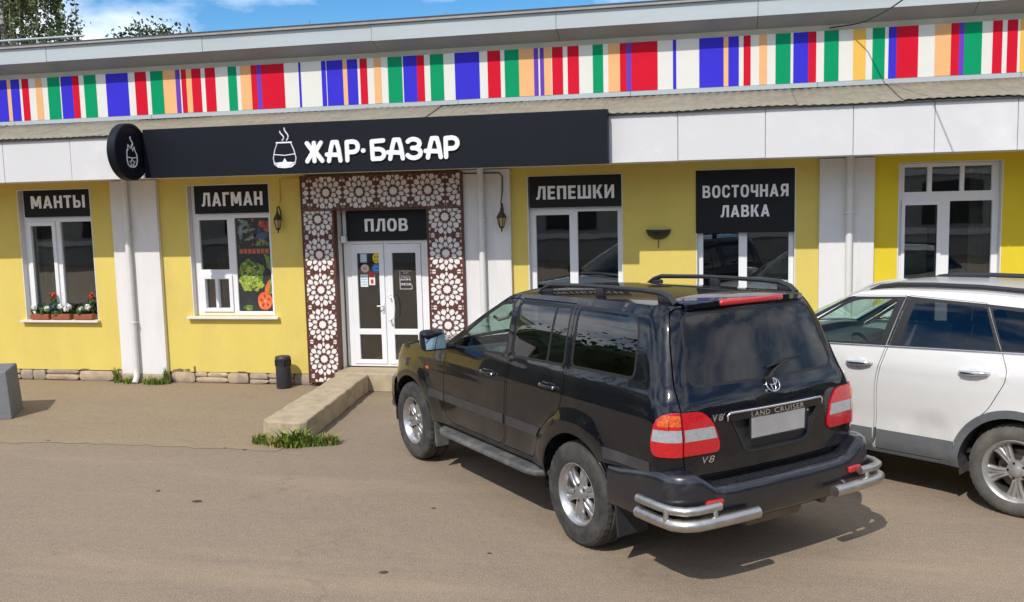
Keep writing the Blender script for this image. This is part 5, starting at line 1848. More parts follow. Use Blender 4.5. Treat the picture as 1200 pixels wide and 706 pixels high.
qwin = rounded([(0.115, 1.335), (-0.60, 1.352), (-0.545, 1.745), (0.178, 1.738)], [.04, .05, .16, .04])
archR = circle(0, L.az, L.ar, n=48)
archF = circle(2.85, L.az, L.ar, n=48)
lamp_side = [(-0.80, 0.885), (-0.872, 0.885), (-1.08, 0.885), (-1.08, 1.175), (-0.93, 1.175), (-0.885, 1.13), (-0.865, 1.0)]
lamp_side = rounded([(-1.2, 0.888), (-0.885, 0.888), (-0.872, 1.0), (-0.915, 1.172), (-1.2, 1.172)], [0, .05, .05, .09, 0])
regs = [
    ('moulding', [(2.42, 0.722), (2.42, 0.80), (2.13, 0.80), (2.13, 0.722)], 0.010),
    ('moulding_rear', [(-0.39, 0.76), (-0.37, 0.835), (-0.86, 0.835), (-0.86, 0.76)], 0.010),
    (None, offset_poly(fdoor, 0.0034)), ('door_front', offset_poly(fdoor, -0.0034), 0.0),
    (None, offset_poly(rdoor, 0.0034)), ('door_rear', offset_poly(rdoor, -0.0034), 0.0),
    ('moulding_door0', [(2.105, 0.722), (2.105, 0.80), (1.035, 0.80), (1.04, 0.722)], 0.010),
    ('moulding_door1', [(0.985, 0.722), (0.98, 0.80), (0.46, 0.80), (0.515, 0.722)], 0.010),
    ('trim_front', offset_poly(fwin, 0.022), -0.002), ('window_front', fwin, -0.004),
    ('trim_rear', offset_poly(rwin, 0.022), -0.002), ('window_rear', rwin_a, -0.004), ('window_vent', rwin_b, -0.004),
    ('trim_quarter', offset_poly(qwin, 0.022), -0.001), ('window_quarter', qwin, -0.003),
    ('lamp_gap', offset_poly(lamp_side, 0.006), -0.004),
    ('lamp_red', lamp_side, 0.012),
    ('lamp_amber', rounded([(-1.2, 1.085), (-0.915, 1.085), (-0.935, 1.155), (-1.2, 1.155)], [0, .02, .03, 0]), 0.0125),
    ('lamp_clear', [(-1.2, 0.985), (-0.882, 0.985), (-0.893, 1.062), (-1.2, 1.062)], 0.0125),
    (None, archR), (None, archF), (None, [(-0.5, 0.3), (-0.30, 0.73), (0.42, 0.5), (0.42, 0.3)]),
]
sh.patch(dom, regs, lambda x, z: L.side(x, z), 'body', 0.045, flip=True)
# rear face
gate = rounded([(-0.2, 0.745), (0.775, 0.745), (0.79, 0.86), (0.79, 1.28), (0.715, 1.62), (0.645, 1.80), (0.55, 1.812), (-0.2, 1.812)], [0, .03, .05, .1, .1, .05, .04, 0])
glassR = rounded([(-0.2, 1.325), (0.675, 1.325), (0.60, 1.735), (0.52, 1.765), (-0.2, 1.768)], [0, .08, .06, .05, 0])
domr = [(0, 0.74), (L.rear_edge(0.74)[1], 0.74)] + [(L.rear_edge(z)[1], z) for z in zs[1:]] + [(0, rear_top)]
lamp_out = [(0.802, 0.888), (1.1, 0.888), (1.1, 1.172), (0.802, 1.172)]
lamp_in = rounded([(0.790, 0.892), (0.522, 0.892), (0.512, 0.94), (0.545, 1.06), (0.625, 1.168), (0.79, 1.17)], [0, .05, .05, .04, .07, 0])
recess = rounded([(-0.3, 0.858), (0.285, 0.858), (0.41, 1.108), (-0.3, 1.108)], [0, .05, .05, 0])
regr = [
    (None, offset_poly(gate, 0.0038)), ('tailgate', offset_poly(gate, -0.0038), 0.0),
    ('lamp_gap', offset_poly(lamp_out, 0.006), -0.004), ('lamp_red', lamp_out, 0.012),
    ('lamp_amber', [(0.802, 1.085), (1.1, 1.085), (1.1, 1.155), (0.802, 1.155)], 0.0125),
    ('lamp_clear', [(0.802, 0.985), (1.1, 0.985), (1.1, 1.062), (0.802, 1.062)], 0.0125),
    ('lamp_gap', offset_poly(lamp_in, 0.006), -0.004), ('lamp_red_in', lamp_in, 0.012),
    ('lamp_clear_in', rounded([(0.784, 0.985), (0.535, 0.985), (0.558, 1.062), (0.784, 1.062)], [0, .01, .01, 0]), 0.0125),
    ('recess_wall', offset_poly(recess, 0.012), 0.006), ('plate_recess', recess, -0.022),
    ('trim_gate', offset_poly(glassR, 0.018), 0.001), ('window_gate', glassR, -0.002),
]
sh.patch(domr, regr, lambda y, z: L.rearp(y, z), 'body', 0.04, flip=True)
# roof, hood, windscreen, front
sh.patch([(xt0 - 0.005, 0), (1.26, 0), (1.26, 1.0), (xt0 - 0.005, 1.0)], [], lambda x, v: L.roof(x, v), 'body', 0.05)
def hood(x, v):
    y1 = L.side(x, hood_z(x)).y
    return Vector((x, y1 * v, hood_z(x) + 0.045 * (1 - abs(v) ** 3)))
sh.patch([(2.17, 0), (3.24, 0), (3.24, 1), (2.17, 1)], [(None, [(2.19, -.1), (3.20, -.1), (3.20, .93), (2.19, .93)]), ('hood', [(2.195, -.1), (3.195, -.1), (3.195, .925), (2.195, .925)], 0.004)], hood, 'body', 0.06)
def screen(t, v):
    x = 2.17 + (1.26 - 2.17) * t
    a = L.side(x, 1.235 + (L.zt(1.26) - 1.235) * t)
    z = a.z + 0.045 * (1 - abs(v) ** 2.6)
    return Vector((x + 0.16 * (1 - t * 0.6) * (1 - v * v), a.y * v, z))
sh.patch([(0, 0), (1, 0), (1, 1), (0, 1)], [('trim_screen', [(0.02, -.1), (0.95, -.1), (0.95, .93), (0.02, .93)], -0.001), ('windscreen', [(0.05, -.1), (0.93, -.1), (0.93, .91), (0.05, .91)], -0.002)], screen, 'body', 0.06, flip=True)
domf = [(0, 0.56)] + [(L.side(L.front_edge(z), z).y, z) for z in np.linspace(0.56, 1.07, 12)] + [(0, 1.07)]
sh.patch(domf, [('grille', rounded([(-.2, .80), (.42, .80), (.45, 1.03), (-.2, 1.03)], [0, .03, .03, 0]), -0.01), ('headlamp', rounded([(.49, .82), (.80, .83), (.80, 1.02), (.50, 1.03)], .03), 0.006)], lambda y, z: L.frontp(y, z), 'body', 0.06)

body = sh.emit('body', 'black_paint', suv, 0.018, 'merge')[0]
gt = sh.emit('tailgate', 'black_paint', suv, 0.02, 'merge')[0]
dfs = sh.emit('door_front', 'black_paint', suv, 0.02, obj='door')
drs = sh.emit('door_rear', 'black_paint', suv, 0.02, obj='door')
sh.emit('hood', 'black_paint', suv, 0.015, 'merge')
sh.emit('grille', 'black_plastic', suv, 0.01, 'merge')
sh.emit('headlamp', 'lamp_clear', suv, 0.02)
sh.emit('moulding', 'moulding_plastic', suv, 0.012, obj='side_moulding')
sh.emit('moulding_door0', 'moulding_plastic', dfs, 0.012, obj='side_moulding')
sh.emit('moulding_door1', 'moulding_plastic', drs, 0.012, obj='side_moulding')
sh.emit('moulding_rear', 'moulding_plastic', suv, 0.012, obj='side_moulding')
sh.emit('trim_front', 'rubber_trim', dfs, 0.006, obj='window_trim')
sh.emit('window_front', 'glass_front', dfs, 0.0, obj='window')
sh.emit('trim_rear', 'rubber_trim', drs, 0.006, obj='window_trim')
sh.emit('window_rear', 'glass_tint', drs, 0.0, obj='window')
sh.emit('window_vent', 'glass_tint', drs, 0.0, obj='vent_window')
sh.emit('trim_quarter', 'rubber_trim', suv, 0.006, obj='window_trim')
sh.emit('window_quarter', 'glass_tint', suv, 0.0, obj='quarter_window')
sh.emit('trim_gate', 'rubber_trim', gt, 0.006, 'merge', obj='window_trim')
sh.emit('window_gate', 'glass_rear', gt, 0.0, 'merge', obj='rear_window')
sh.emit('trim_screen', 'rubber_trim', suv, 0.006, 'merge', obj='windscreen_trim')
sh.emit('windscreen', 'glass_screen', suv, 0.0, 'merge')
sh.emit('lamp_gap', 'rubber_trim', suv, 0.01, obj='lamp_seal')
lo = sh.emit('lamp_red', 'lamp_red', suv, 0.03, obj='tail_lamp')
sh.emit('lamp_amber', 'lamp_amber', lo, 0.006, obj='amber_lens')
sh.emit('lamp_clear', 'lamp_clear', lo, 0.006, obj='clear_lens')
li = sh.emit('lamp_red_in', 'lamp_red', gt, 0.03, obj='inner_tail_lamp')
sh.emit('lamp_clear_in', 'lamp_clear', li, 0.006, obj='clear_lens') if False else None
for k, o in enumerate(sh.emit('lamp_clear_in', 'lamp_clear', gt, 0.006, obj='clear_lens')):
    pass
sh.emit('recess_wall', 'black_plastic', gt, 0.03, 'merge', obj='plate_surround')
sh.emit('plate_recess', 'black_plastic', gt, 0.01, 'merge')

def on_rear(y, z, off=0.0):
    e = 1e-3
    s = 1 if y >= 0 else -1
    p = L.rearp(abs(y), z)
    n = (L.rearp(abs(y) + e, z) - L.rearp(max(0, abs(y) - e), z)).cross(L.rearp(abs(y), z + e) - L.rearp(abs(y), z - e)).normalized()
    if n.x > 0: n = -n
    p = p + n * off
    return Vector((p.x, p.y * s, p.z))
# number plate (blank) and its chrome garnish
pl = MB()
px = L.xr(1.02) - 0.006
pl.rbox((px, 0, 1.012), (0.012, 0.52, 0.152), 0.005, 2, rot=(0, -0.03, 0))
np_ = pl.build('number_plate', 'plate_blank', gt, local=True)
frm = MB()
for (a, b, c, d) in ((-0.262, 0.262, 0.933, 0.941), (-0.262, 0.262, 1.083, 1.090), (-0.265, -0.257, 0.941, 1.083), (0.257, 0.265, 0.941, 1.083)):
    frm.box(px - 0.010, px + 0.004, a, b, c, d)
frm.build('plate_frame', 'black_plastic', gt, local=True)
g = MB()
g.tube([on_rear(0.445, 1.075, 0.012), on_rear(0.445, 1.118, 0.018)] + [on_rear(y, 1.132, 0.022) for y in np.linspace(0.425, -0.425, 17)] + [on_rear(-0.445, 1.118, 0.018), on_rear(-0.445, 1.075, 0.012)], 0.0085, 8)
g.build('plate_garnish_edge', 'chrome', gt, smooth=True, local=True)
vs, fs_ = [], []
ys = np.linspace(0.43, -0.43, 19)
for y in ys:
    for z in (1.078, 1.128):
        vs.append(on_rear(y, z, 0.020))
    for z in (1.128, 1.078):
        vs.append(on_rear(y, z, -0.01))
for i in range(len(ys) - 1):
    for j in range(4):
        fs_.append((i * 4 + j, i * 4 + (j + 1) % 4, (i + 1) * 4 + (j + 1) % 4, (i + 1) * 4 + j))
MB().add(vs, fs_ + [(0, 1, 2, 3), tuple((len(ys) - 1) * 4 + j for j in (3, 2, 1, 0))]).build('plate_garnish', 'black_paint', gt, local=True)
def rear_text(txt, y, z, w, h, bold=0.012, off=0.021, spacing=1.0, shear=0.0):
    t = text_mb(txt, w, h, 0.006, bold, spacing, shear)
    V = []
    for p in t.v:
        q = on_rear(y - p[0], z + p[2], off - p[1])
        V.append(q)
    t.v = V
    return t.build('badge', 'chrome', gt, local=True)
rear_text('LAND', 0.168, 1.102, 0.165, 0.036, 0.012, 0.022, 1.15)
rear_text('CRUISER', -0.102, 1.102, 0.29, 0.036, 0.012, 0.022, 1.15)
for ch, dy in (('V', 0.023), ('8', -0.023)):
    rear_text(ch, 0.515 + dy, 1.112, 0.042, 0.045, 0.03, 0.004, 1.0, 0.2)
    rear_text(ch, 0.60 + dy * 1.1, 0.848, 0.046, 0.046, 0.0, 0.004, 1.0, 0.2)
em = MB()
def ell(cy, cz, ry, rz, r):
    em.tube([on_rear(cy + ry * math.cos(a), cz + rz * math.sin(a), 0.010) for a in np.linspace(0, 2 * math.pi, 28, endpoint=False)], r, 6, closed=True)
ell(0.0, 1.262, 0.060, 0.042, 0.0052)
ell(0.0, 1.262, 0.019, 0.039, 0.0042)
ell(0.0, 1.280, 0.040, 0.018, 0.0042)
em.build('emblem', 'chrome', gt, smooth=True, local=True)
# gate lock and small nozzle dots
MB().lathe([(0.010, 0), (0.010, 0.006)], 10, 'X', c=(on_rear(0.07, 1.235).x - 0.006, 0.07, 1.235)).build('lock', 'chrome', gt, local=True)
MB().lathe([(0.008, 0), (0.008, 0.006)], 10, 'X', c=(on_rear(-0.31, 1.055).x - 0.0, -0.31, 1.055)).build('lock', 'chrome', gt, local=True)
# rear wiper
w = MB()
w.tube([on_rear(0.03, 1.30, 0.02), on_rear(-0.02, 1.345, 0.035), on_rear(-0.12, 1.385, 0.03), on_rear(-0.20, 1.40, 0.022)], [0.016, 0.013, 0.009, 0.007], 8)
w.tube([on_rear(0.02, 1.378, 0.012), on_rear(-0.34, 1.425, 0.012)], 0.009, 6)
w.lathe([(0.026, -0.03), (0.026, 0.0)], 14, 'X', c=(on_rear(0.03, 1.30).x, 0.03, 1.30))
w.build('wiper', 'rubber_trim', gt, smooth=True, angle=40, local=True)
# high brake lamp in the roof lip, and the lip itself
lip = MB()
for (z, x, y) in ():
    pass
vs, fs_ = [], []
ys = np.linspace(-0.56, 0.56, 25)
for y in ys:
    k = max(0.0, 1 - (y / 0.56) ** 4)
    zc = L.zt(-0.75) + 0.036 * (1 - abs(y / 0.67) ** 2.6)
    vs += [(-0.60, y, zc + 0.001 + 0.010 * k), (-0.77, y, zc + 0.006 * k - 0.004), (-0.79 - 0.055 * k, y, zc - 0.012), (-0.79 - 0.06 * k, y, zc - 0.045), (-0.78, y, zc - 0.055)]
for i in range(len(ys) - 1):
    for j in range(4):
        a = i * 5 + j
        fs_.append((a, a + 1, a + 6, a + 5))
sp = MB().add(vs, fs_).build('roof_lip', 'black_paint', suv, smooth=True, angle=40, local=True)
bl = MB()
zc = L.zt(-0.75) + 0.02
bl.rbox((-0.846, 0.0, zc - 0.008), (0.05, 0.60, 0.042), 0.018, 3)
bl.v = [(p[0] + 0.012 * (p[1] / 0.3) ** 2, p[1], p[2] - 0.010 * (p[1] / 0.3) ** 2) for p in bl.v]
bl.build('high_brake_lamp', 'lamp_red', suv, smooth=True, local=True)
# rear bumper: sweep with a stepped top
path = half_path(-0.42, 0.945, -1.205, 0.035, 0.20, -1)
prs = []
for (p, n) in path:
    c = sstep(0.60, 0.80, abs(p[1]))
    ss = sstep(-0.95, -0.45, p[0])
    zt_ = 0.69 + 0.105 * c - 0.065 * ss * c
    bot = 0.425 + 0.01 * (1 - c)
    inw = 0.14 - 0.02 * c
    prs.append([(-0.10, bot - 0.015), (-0.03, bot), (-0.006, bot + 0.035), (0.004, bot + 0.13), (0.0, zt_ - 0.06), (-0.010, zt_ - 0.020), (-0.030, zt_ - 0.003), (-0.06, zt_), (-inw, zt_ + 0.004), (-inw - 0.02, zt_ - 0.03)])
bump = sweep(path, prs).build('rear_bumper', 'bumper_paint', suv, smooth=True, angle=55, local=True)
pad = MB()
for i in range(26):
    y = -0.60 + 1.2 * i / 25
    xe = -1.205 + 0.035 * (y / 0.745) ** 2
    pad.box(xe + 0.045, xe + 0.115, y - 0.016, y + 0.016, 0.688, 0.699)
pad.build('step_pad', 'black_plastic', bump, local=True)
for s_ in (1, -1):
    y = 0.665 * s_
    r_ = MB().rbox((-1.183, y, 0.600), (0.035, 0.135, 0.046), 0.012, 2, rot=(0, 0, -0.10 * s_))
    r_.build('reflector', 'lamp_red', bump, local=True)
    # corner tubes
    lower = [(-0.80, 0.99, 0.485), (-1.0, 1.0, 0.49), (-1.14, 0.992, 0.492), (-1.215, 0.95, 0.495), (-1.255, 0.87, 0.497), (-1.275, 0.72, 0.50), (-1.285, 0.55, 0.50), (-1.285, 0.39, 0.50)]
    upper = [(-0.80, 0.99, 0.578), (-1.0, 0.998, 0.58), (-1.13, 0.988, 0.582), (-1.205, 0.945, 0.584), (-1.24, 0.87, 0.586), (-1.25, 0.78, 0.587), (-1.25, 0.69, 0.588)]
    t = MB()
    t.tube([(a + 0.018, (b - 0.025) * s_, c + 0.008) for a, b, c in lower], 0.039, 14)
    t.tube([(a + 0.018, (b - 0.025) * s_, c + 0.008) for a, b, c in upper], 0.029, 14)
    t.tube([(-1.09, 0.99 * s_, 0.49), (-1.09, 0.985 * s_, 0.58)], 0.018, 8)
    t.tube([(-1.26, 0.72 * s_, 0.50), (-1.245, 0.72 * s_, 0.585)], 0.018, 8)
    t.tube([(-1.24, 0.60 * s_, 0.50), (-1.05, 0.60 * s_, 0.47)], 0.02, 8)
    t.build('bumper_tube', 'steel_tube', suv, smooth=True, angle=50, local=True)
    # running board
    rb = MB()
    prof = [(0.80, 0.40), (0.955, 0.395), (0.985, 0.41), (0.985, 0.435), (0.965, 0.452), (0.80, 0.455)]
    k = len(prof)
    vs, fs_ = [], []
    for x, inn in ((2.28, 0.14), (2.22, 0.05), (2.10, 0.0), (0.62, 0.0), (0.52, 0.03), (0.47, 0.12)):
        vs += [(x, max(0.70, a - inn) * s_, b) for a, b in prof]
    for i in range(5):
        for j in range(k):
            fs_.append((i * k + j, i * k + (j + 1) % k, (i + 1) * k + (j + 1) % k, (i + 1) * k + j))
    fs_ += [tuple(range(k)), tuple(5 * k + j for j in range(k))]
    rb.add(vs, fs_).build('running_board', 'sill_dirt', suv, local=True, bevel=0.008)
    # mud flaps
    MB().rbox((-0.50, 0.80 * s_, 0.36), (0.018, 0.27, 0.27), 0.006, 1, rot=(0, 0.12, 0)).build('mud_flap', 'black_plastic', suv, local=True)
    MB().rbox((2.33, 0.83 * s_, 0.36), (0.018, 0.20, 0.24), 0.006, 1, rot=(0, 0.10, 0)).build('mud_flap', 'sill_dirt', suv, local=True)
    # mirrors
    mi = empty('door_mirror', (1.98, 0.88 * s_, 1.26)); mi.parent = suv
    mm = MB().rbox((0.03, 0.20 * s_, 0.06), (0.12, 0.235, 0.195), 0.045, 4)
    mm.tube([(0.0, 0.0, -0.01), (0.02, 0.10 * s_, 0.0)], 0.03, 8)
    mm.build('mirror_housing', 'black_paint', mi, smooth=True, angle=50, local=True)
    MB().rbox((-0.034, 0.20 * s_, 0.06), (0.008, 0.195, 0.155), 0.003, 1, rot=(0, 0.24, -0.06 * s_)).build('mirror_glass', 'mirror_glass', mi, local=True)
    # roof rails
    rl = MB()
    X = [0.98, 0.90, 0.80, 0.30, 0.0, -0.40, -0.56, -0.66, -0.72]
    up = [-0.01, 0.035, 0.062, 0.070, 0.070, 0.068, 0.062, 0.035, -0.01]
    rl.tube([(x, 0.575 * s_, L.roof(x, 0.87).z + u) for x, u in zip(X, up)], [0.022, 0.021, 0.019, 0.017, 0.017, 0.018, 0.021, 0.023, 0.024], 8)
    rl.rbox((0.13, 0.575 * s_, L.roof(0.13, 0.87).z + 0.03), (0.10, 0.035, 0.07), 0.012, 2)
    rl.rbox((0.86, 0.575 * s_, L.roof(0.9, 0.87).z + 0.015), (0.14, 0.035, 0.045), 0.012, 2)
    rl.rbox((-0.61, 0.575 * s_, L.roof(-0.6, 0.87).z + 0.02), (0.13, 0.04, 0.05), 0.012, 2)
    rl.build('roof_rail', 'black_plastic', suv, smooth=True, angle=45, local=True)
    # door handles
    for dd, hx, hz in ((dfs, 1.275, 1.115), (drs, 0.355, 1.145)):
        h = MB()
        y0 = L.side(hx, hz).y
        h.tube([(hx + .095, (y0 - .004) * s_, hz + .002), (hx + .085, (y0 + .022) * s_, hz), (hx, (y0 + .032) * s_, hz - .003), (hx - .085, (y0 + .024) * s_, hz), (hx - .098, (y0 - .004) * s_, hz)], [0.013, 0.014, 0.012, 0.015, 0.014], 8)
        h.rbox((hx, (y0 + 0.001) * s_, hz - 0.002), (0.17, 0.006, 0.06), 0.002, 1)
        ho = h.build('handle', 'black_paint', dd[0 if s_ > 0 else 1], smooth=True, angle=50, local=True)
        c = MB()
        for u in (-.088, .090):
            c.rbox((hx + u, (y0 + .020) * s_, hz), (0.022, 0.030, 0.026), 0.009, 2)
        c.build('handle_end', 'chrome', suv, smooth=True, local=True)
    # side marker near the front door
    MB().rbox((2.46, (L.side(2.46, 0.98).y + .001) * s_, 0.99), (0.06, 0.012, 0.028), 0.006, 2).build('side_marker', 'lamp_amber', suv, local=True)
    # front bumper ends etc.
path = half_path(3.26, 0.925, 3.66, 0.10, 0.30, 1)
fb = sweep(path, [[(-0.10, 0.42), (-0.02, 0.44), (0, 0.50), (0.006, 0.62), (0, 0.74), (-0.02, 0.775), (-0.12, 0.785)] for _ in path]).build('front_bumper', 'bumper_paint', suv, smooth=True, angle=50, local=True)
MB().tube([(3.35, 0.90, 0.50), (3.42, 0.86, 0.46)], 0.025, 8).build('bumper_bracket', 'rubber_trim', suv, local=True)
for i in range(4):
    z = 0.83 + i * 0.055
    MB().tube([L.frontp(abs(y), z) + Vector((0.006, (-2 * abs(y)) if y < 0 else 0, 0)) for y in np.linspace(-0.42, 0.42, 11)], 0.012, 6).build('grille_bar', 'chrome', suv, smooth=True, local=True)
# arch lips
for wx in (0.0, 2.85):
    for s_ in (1, -1):
        pts = []
        for a in np.linspace(12 if wx else 48 - 46, 168 if wx else 150, 40):
            x, z = wx + (L.ar - 0.004) * math.cos(R(a)), L.az + (L.ar - 0.004) * math.sin(R(a))
            q = L.side(x, z)
            pts.append((x, (q.y - 0.008) * s_, z))
        MB().tube(pts, 0.009, 6).build('arch_lip', 'black_paint', suv, smooth=True, local=True)
# underbody and inner arches
u = MB()
u.box(0.47, 2.38, -0.80, 0.80, 0.44, 0.54)
u.box(-1.0, 3.3, -0.60, 0.60, 0.40, 0.56)
u.box(-1.02, -0.5, -0.70, 0.70, 0.44, 0.74)
u.build('underbody', 'rubber_trim', suv, local=True)
u = MB()
u.tube([(-0.55, -0.45, 0.40), (-1.10, -0.45, 0.40)], 0.035, 10)
u.rbox((-0.95, 0.05, 0.42), (0.35, 0.55, 0.16), 0.05, 2)
u.build('exhaust', 'brake_metal', suv, smooth=True, angle=40, local=True)
for wx in (0.0, 2.85):
    for s_ in (1, -1):
        vs, fs_ = [], []
        A = np.linspace(-10, 190, 25)
        for a in A:
            x, z = wx + 0.475 * math.cos(R(a)), L.az + 0.475 * math.sin(R(a))
            for y in (0.60, 0.89):
                vs.append((x, y * s_, z))
        for i in range(24):
            fs_.append((2 * i, 2 * i + 1, 2 * i + 3, 2 * i + 2))
        fs_.append(tuple(2 * i for i in range(25)))
        MB().add(vs, fs_).build('wheel_liner', 'rubber_trim', suv, local=True)
for wx in (0.0, 2.85):
    for s_ in (1, -1):
        wheel(suv, wx, 0.795 * s_, 0.392, 0.272, 0.232, 6, WM)
    MB().tube([(wx, -0.7, 0.39), (wx, 0.7, 0.39)], 0.05, 10).build('axle', 'rubber_trim', suv, local=True)
# cabin
cab = MB()
cab.box(-0.95, 2.1, -0.78, 0.78, 0.56, 0.60)
cab.build('cabin_floor', 'seat_dark', suv, local=True)
d = MB().rbox((1.95, 0, 1.05), (0.50, 1.50, 0.32), 0.09, 3)
d.rbox((1.74, 0.38, 1.19), (0.22, 0.42, 0.12), 0.05, 3)
d.build('dashboard', 'dash_grey', suv, smooth=True, angle=40, local=True)
swm = MB()
Cw, n1, n2 = Vector((1.44, 0.38, 1.16)), Vector((0, 1, 0)), Vector((0.45, 0, 0.89)).normalized()
swm.tube([Cw + (n1 * math.cos(a) + n2 * math.sin(a)) * 0.19 for a in np.linspace(0, 2 * math.pi, 28, endpoint=False)], 0.017, 8, closed=True)
for a in (0.1, math.pi - 0.1, -math.pi / 2):
    swm.tube([Cw, Cw + (n1 * math.cos(a) + n2 * math.sin(a)) * 0.185], 0.018, 6)
swm.tube([Cw, (1.80, 0.38, 1.02)], 0.035, 8)
swm.build('steering_wheel', 'seat_beige', suv, smooth=True, local=True)
seat(suv, 0.88, 0.38, 0.54, 'seat_beige'); seat(suv, 0.88, -0.38, 0.54, 'seat_beige')
seat(suv, -0.02, 0.0, 1.35, 'seat_beige')
MB().tube([(1.35, 0.62, 1.60), (1.38, 0.655, 1.55), (1.5, 0.68, 1.52), (1.58, 0.67, 1.54)], 0.014, 8).build('grab_handle', 'seat_beige', suv, smooth=True, local=True)
# ------------------------------------------------------------------ white crossover
sf = empty('white_crossover', (2.8061, 8.3839, 0), R(144.55), 'white crossover with dark tinted windows parked at the right edge', 'car')
S = Body(
    zb=1.27, az=0.365, ar=0.425, wb=2.70, fl=0.012, flw=0.14,
    prof=[(0.30, 0.875), (0.42, 0.915), (0.55, 0.915), (0.75, 0.922), (0.98, 0.935), (1.08, 0.930), (1.18, 0.915), (1.27, 0.888)],
    green=[(0, 0.888), (0.4, 0.82), (0.75, 0.755), (0.92, 0.71), (1.0, 0.665)],
    rear=[(0.4, -0.98), (0.8, -1.02), (1.1, -0.98), (1.3, -0.90), (1.5, -0.74), (1.66, -0.60), (1.75, -0.52)],
    front=[(0.35, 3.52), (0.7, 3.60), (0.9, 3.55), (1.0, 3.45), (1.1, 3.40)],
    bow=0.08, R=0.22, fbow=0.18, Rf=0.34, ftaper=0.05, crown=0.052,
    zt=lambda x: hermite([(-0.6, 1.655), (-0.1, 1.69), (0.6, 1.712), (1.1, 1.704), (1.45, 1.66), (1.7, 1.60)], x),
    crease=lambda x, z: 0.007 * math.exp(-((z - 1.105 + 0.02 * x) / 0.02) ** 2) - 0.010 * math.exp(-((z - 0.62) / 0.09) ** 2))
hz2 = lambda x: hermite([(2.2, 1.19), (2.6, 1.15), (3.0, 1.08), (3.25, 1.0)], x)
sh = Shell()
zr = S.zt(-0.5) - 0.006
zs2 = [0.34] + list(np.arange(0.40, 1.62, 0.05)) + [zr]
dom = [(S.rear_edge(z)[0], z) for z in zs2]
xq = dom[-1][0]
dom += [(x, S.zt(x)) for x in np.linspace(xq + 0.03, 1.42, 34)]
dom += [(2.22, 1.195)]
dom += [(x, hz2(x)) for x in np.linspace(2.28, 3.10, 12)]
dom += [(S.front_edge(z), z) for z in np.linspace(0.99, 0.34, 12)]
dom += [(3.0, 0.32), (0.0, 0.32)]
fd = rounded([(2.16, 1.17), (2.18, 0.95), (2.16, 0.45), (2.08, 0.355), (1.20, 0.35), (1.145, 0.42), (1.13, 0.98), (1.05, 1.25), (0.96, 1.672), (1.42, 1.645)], [.02, .1, .05, .05, .05, .06, .15, .08, .02, .03])
rd = rounded([(1.03, 1.25), (1.11, 0.98), (1.125, 0.42), (1.18, 0.35), (0.55, 0.35), (0.47, 0.42), (0.45, 0.55), (0.36, 0.70), (0.22, 0.80), (0.085, 1.06), (0.075, 1.15), (0.13, 1.29), (0.30, 1.648), (0.94, 1.672)], [.08, .15, .06, .05, .05, .05, .1, .1, .1, .1, .05, .06, .03, .02])
fw = rounded([(2.0, 1.23), (1.115, 1.262), (1.03, 1.640), (1.42, 1.612)], [.03, .02, .03, .10])
rw = rounded([(0.945, 1.268), (0.17, 1.300), (0.305, 1.612), (0.865, 1.640)], [.02, .03, .02, .02])
qw = rounded([(0.125, 1.303), (-0.62, 1.345), (-0.50, 1.50), (-0.28, 1.575), (0.262, 1.610)], [.02, .06, .08, .1, .02])
band = rounded([(2.08, 1.215), (-0.70, 1.325), (-0.54, 1.53), (-0.27, 1.61), (0.30, 1.640), (0.95, 1.668), (1.46, 1.637), (1.70, 1.54)], [.03, .06, .08, .1, .1, .1, .06, .1])
clad = [(3.5, 0.525), (3.5, 0.2), (-1.2, 0.2), (-1.2, 0.545)]
aR, aF = circle(0, S.az, S.ar, n=48), circle(2.70, S.az, S.ar, n=48)
g = 0.003
regs = [
    ('cladding', clad, 0.008),
    ('cladding', circle(0, S.az, S.ar + 0.062, n=44), 0.012), ('cladding', circle(2.70, S.az, S.ar + 0.062, n=44), 0.012),
    ('pillar_trim', band, 0.001),
    (None, offset_poly(fd, g)), ('door_front', offset_poly(fd, -g), 0.0),
    (None, offset_poly(rd, g)), ('door_rear', offset_poly(rd, -g), 0.0),
    ('door_clad', [(2.155, 0.525), (2.155, 0.36), (1.15, 0.36), (1.155, 0.525)], 0.008),
    ('door_clad', [(1.115, 0.525), (1.12, 0.36), (0.462, 0.36), (0.462, 0.525)], 0.008),
    ('cladding', [p for p in circle(0, S.az, S.ar + 0.062, 20, 100, n=30)] + [p for p in circle(0, S.az, S.ar - .01, 20, 100, n=30)][::-1], 0.012),
    ('trim_f', [(2.03, 1.216), (1.0565, 1.250), (0.966, 1.660), (1.44, 1.632)], 0.002),
    ('trim_r', [(1.0255, 1.252), (0.135, 1.290), (0.30, 1.640), (0.937, 1.663)], 0.002),
    ('window_front', fw, 0.003), ('window_rear', rw, 0.003), ('window_quarter', qw, 0.003),
    (None, aR), (None, aF), (None, [(-0.4, 0.2), (-0.4, 0.37), (0.4, 0.37), (0.4, 0.2)]), (None, [(2.3, 0.2), (2.3, 0.37), (3.1, 0.37), (3.1, 0.2)]),
]
sh.patch(dom[::-1], regs, lambda x, z: S.side(x, z), 'body', 0.05, flip=True)
domr = [(0, 0.34)] + [(S.rear_edge(z)[1], z) for z in zs2] + [(0, zr)]
sh.patch(domr, [('cladding', [(-.2, .2), (1.2, .2), (1.2, .56), (-.2, .56)], 0.012), ('rear_window', rounded([(-.2, 1.26), (.66, 1.26), (.54, 1.58), (-.2, 1.60)], [0, .08, .08, 0]), -0.001),
                ('tail_lamp', rounded([(.48, .98), (.95, 1.02), (.95, 1.17), (.55, 1.14)], [.04, 0, 0, .04]), 0.012)], lambda y, z: S.rearp(y, z), 'body', 0.06, flip=True)
sh.patch([(xq - .005, 0), (1.42, 0), (1.42, 1), (xq - .005, 1)], [], lambda x, v: S.roof(x, v), 'body', 0.05)
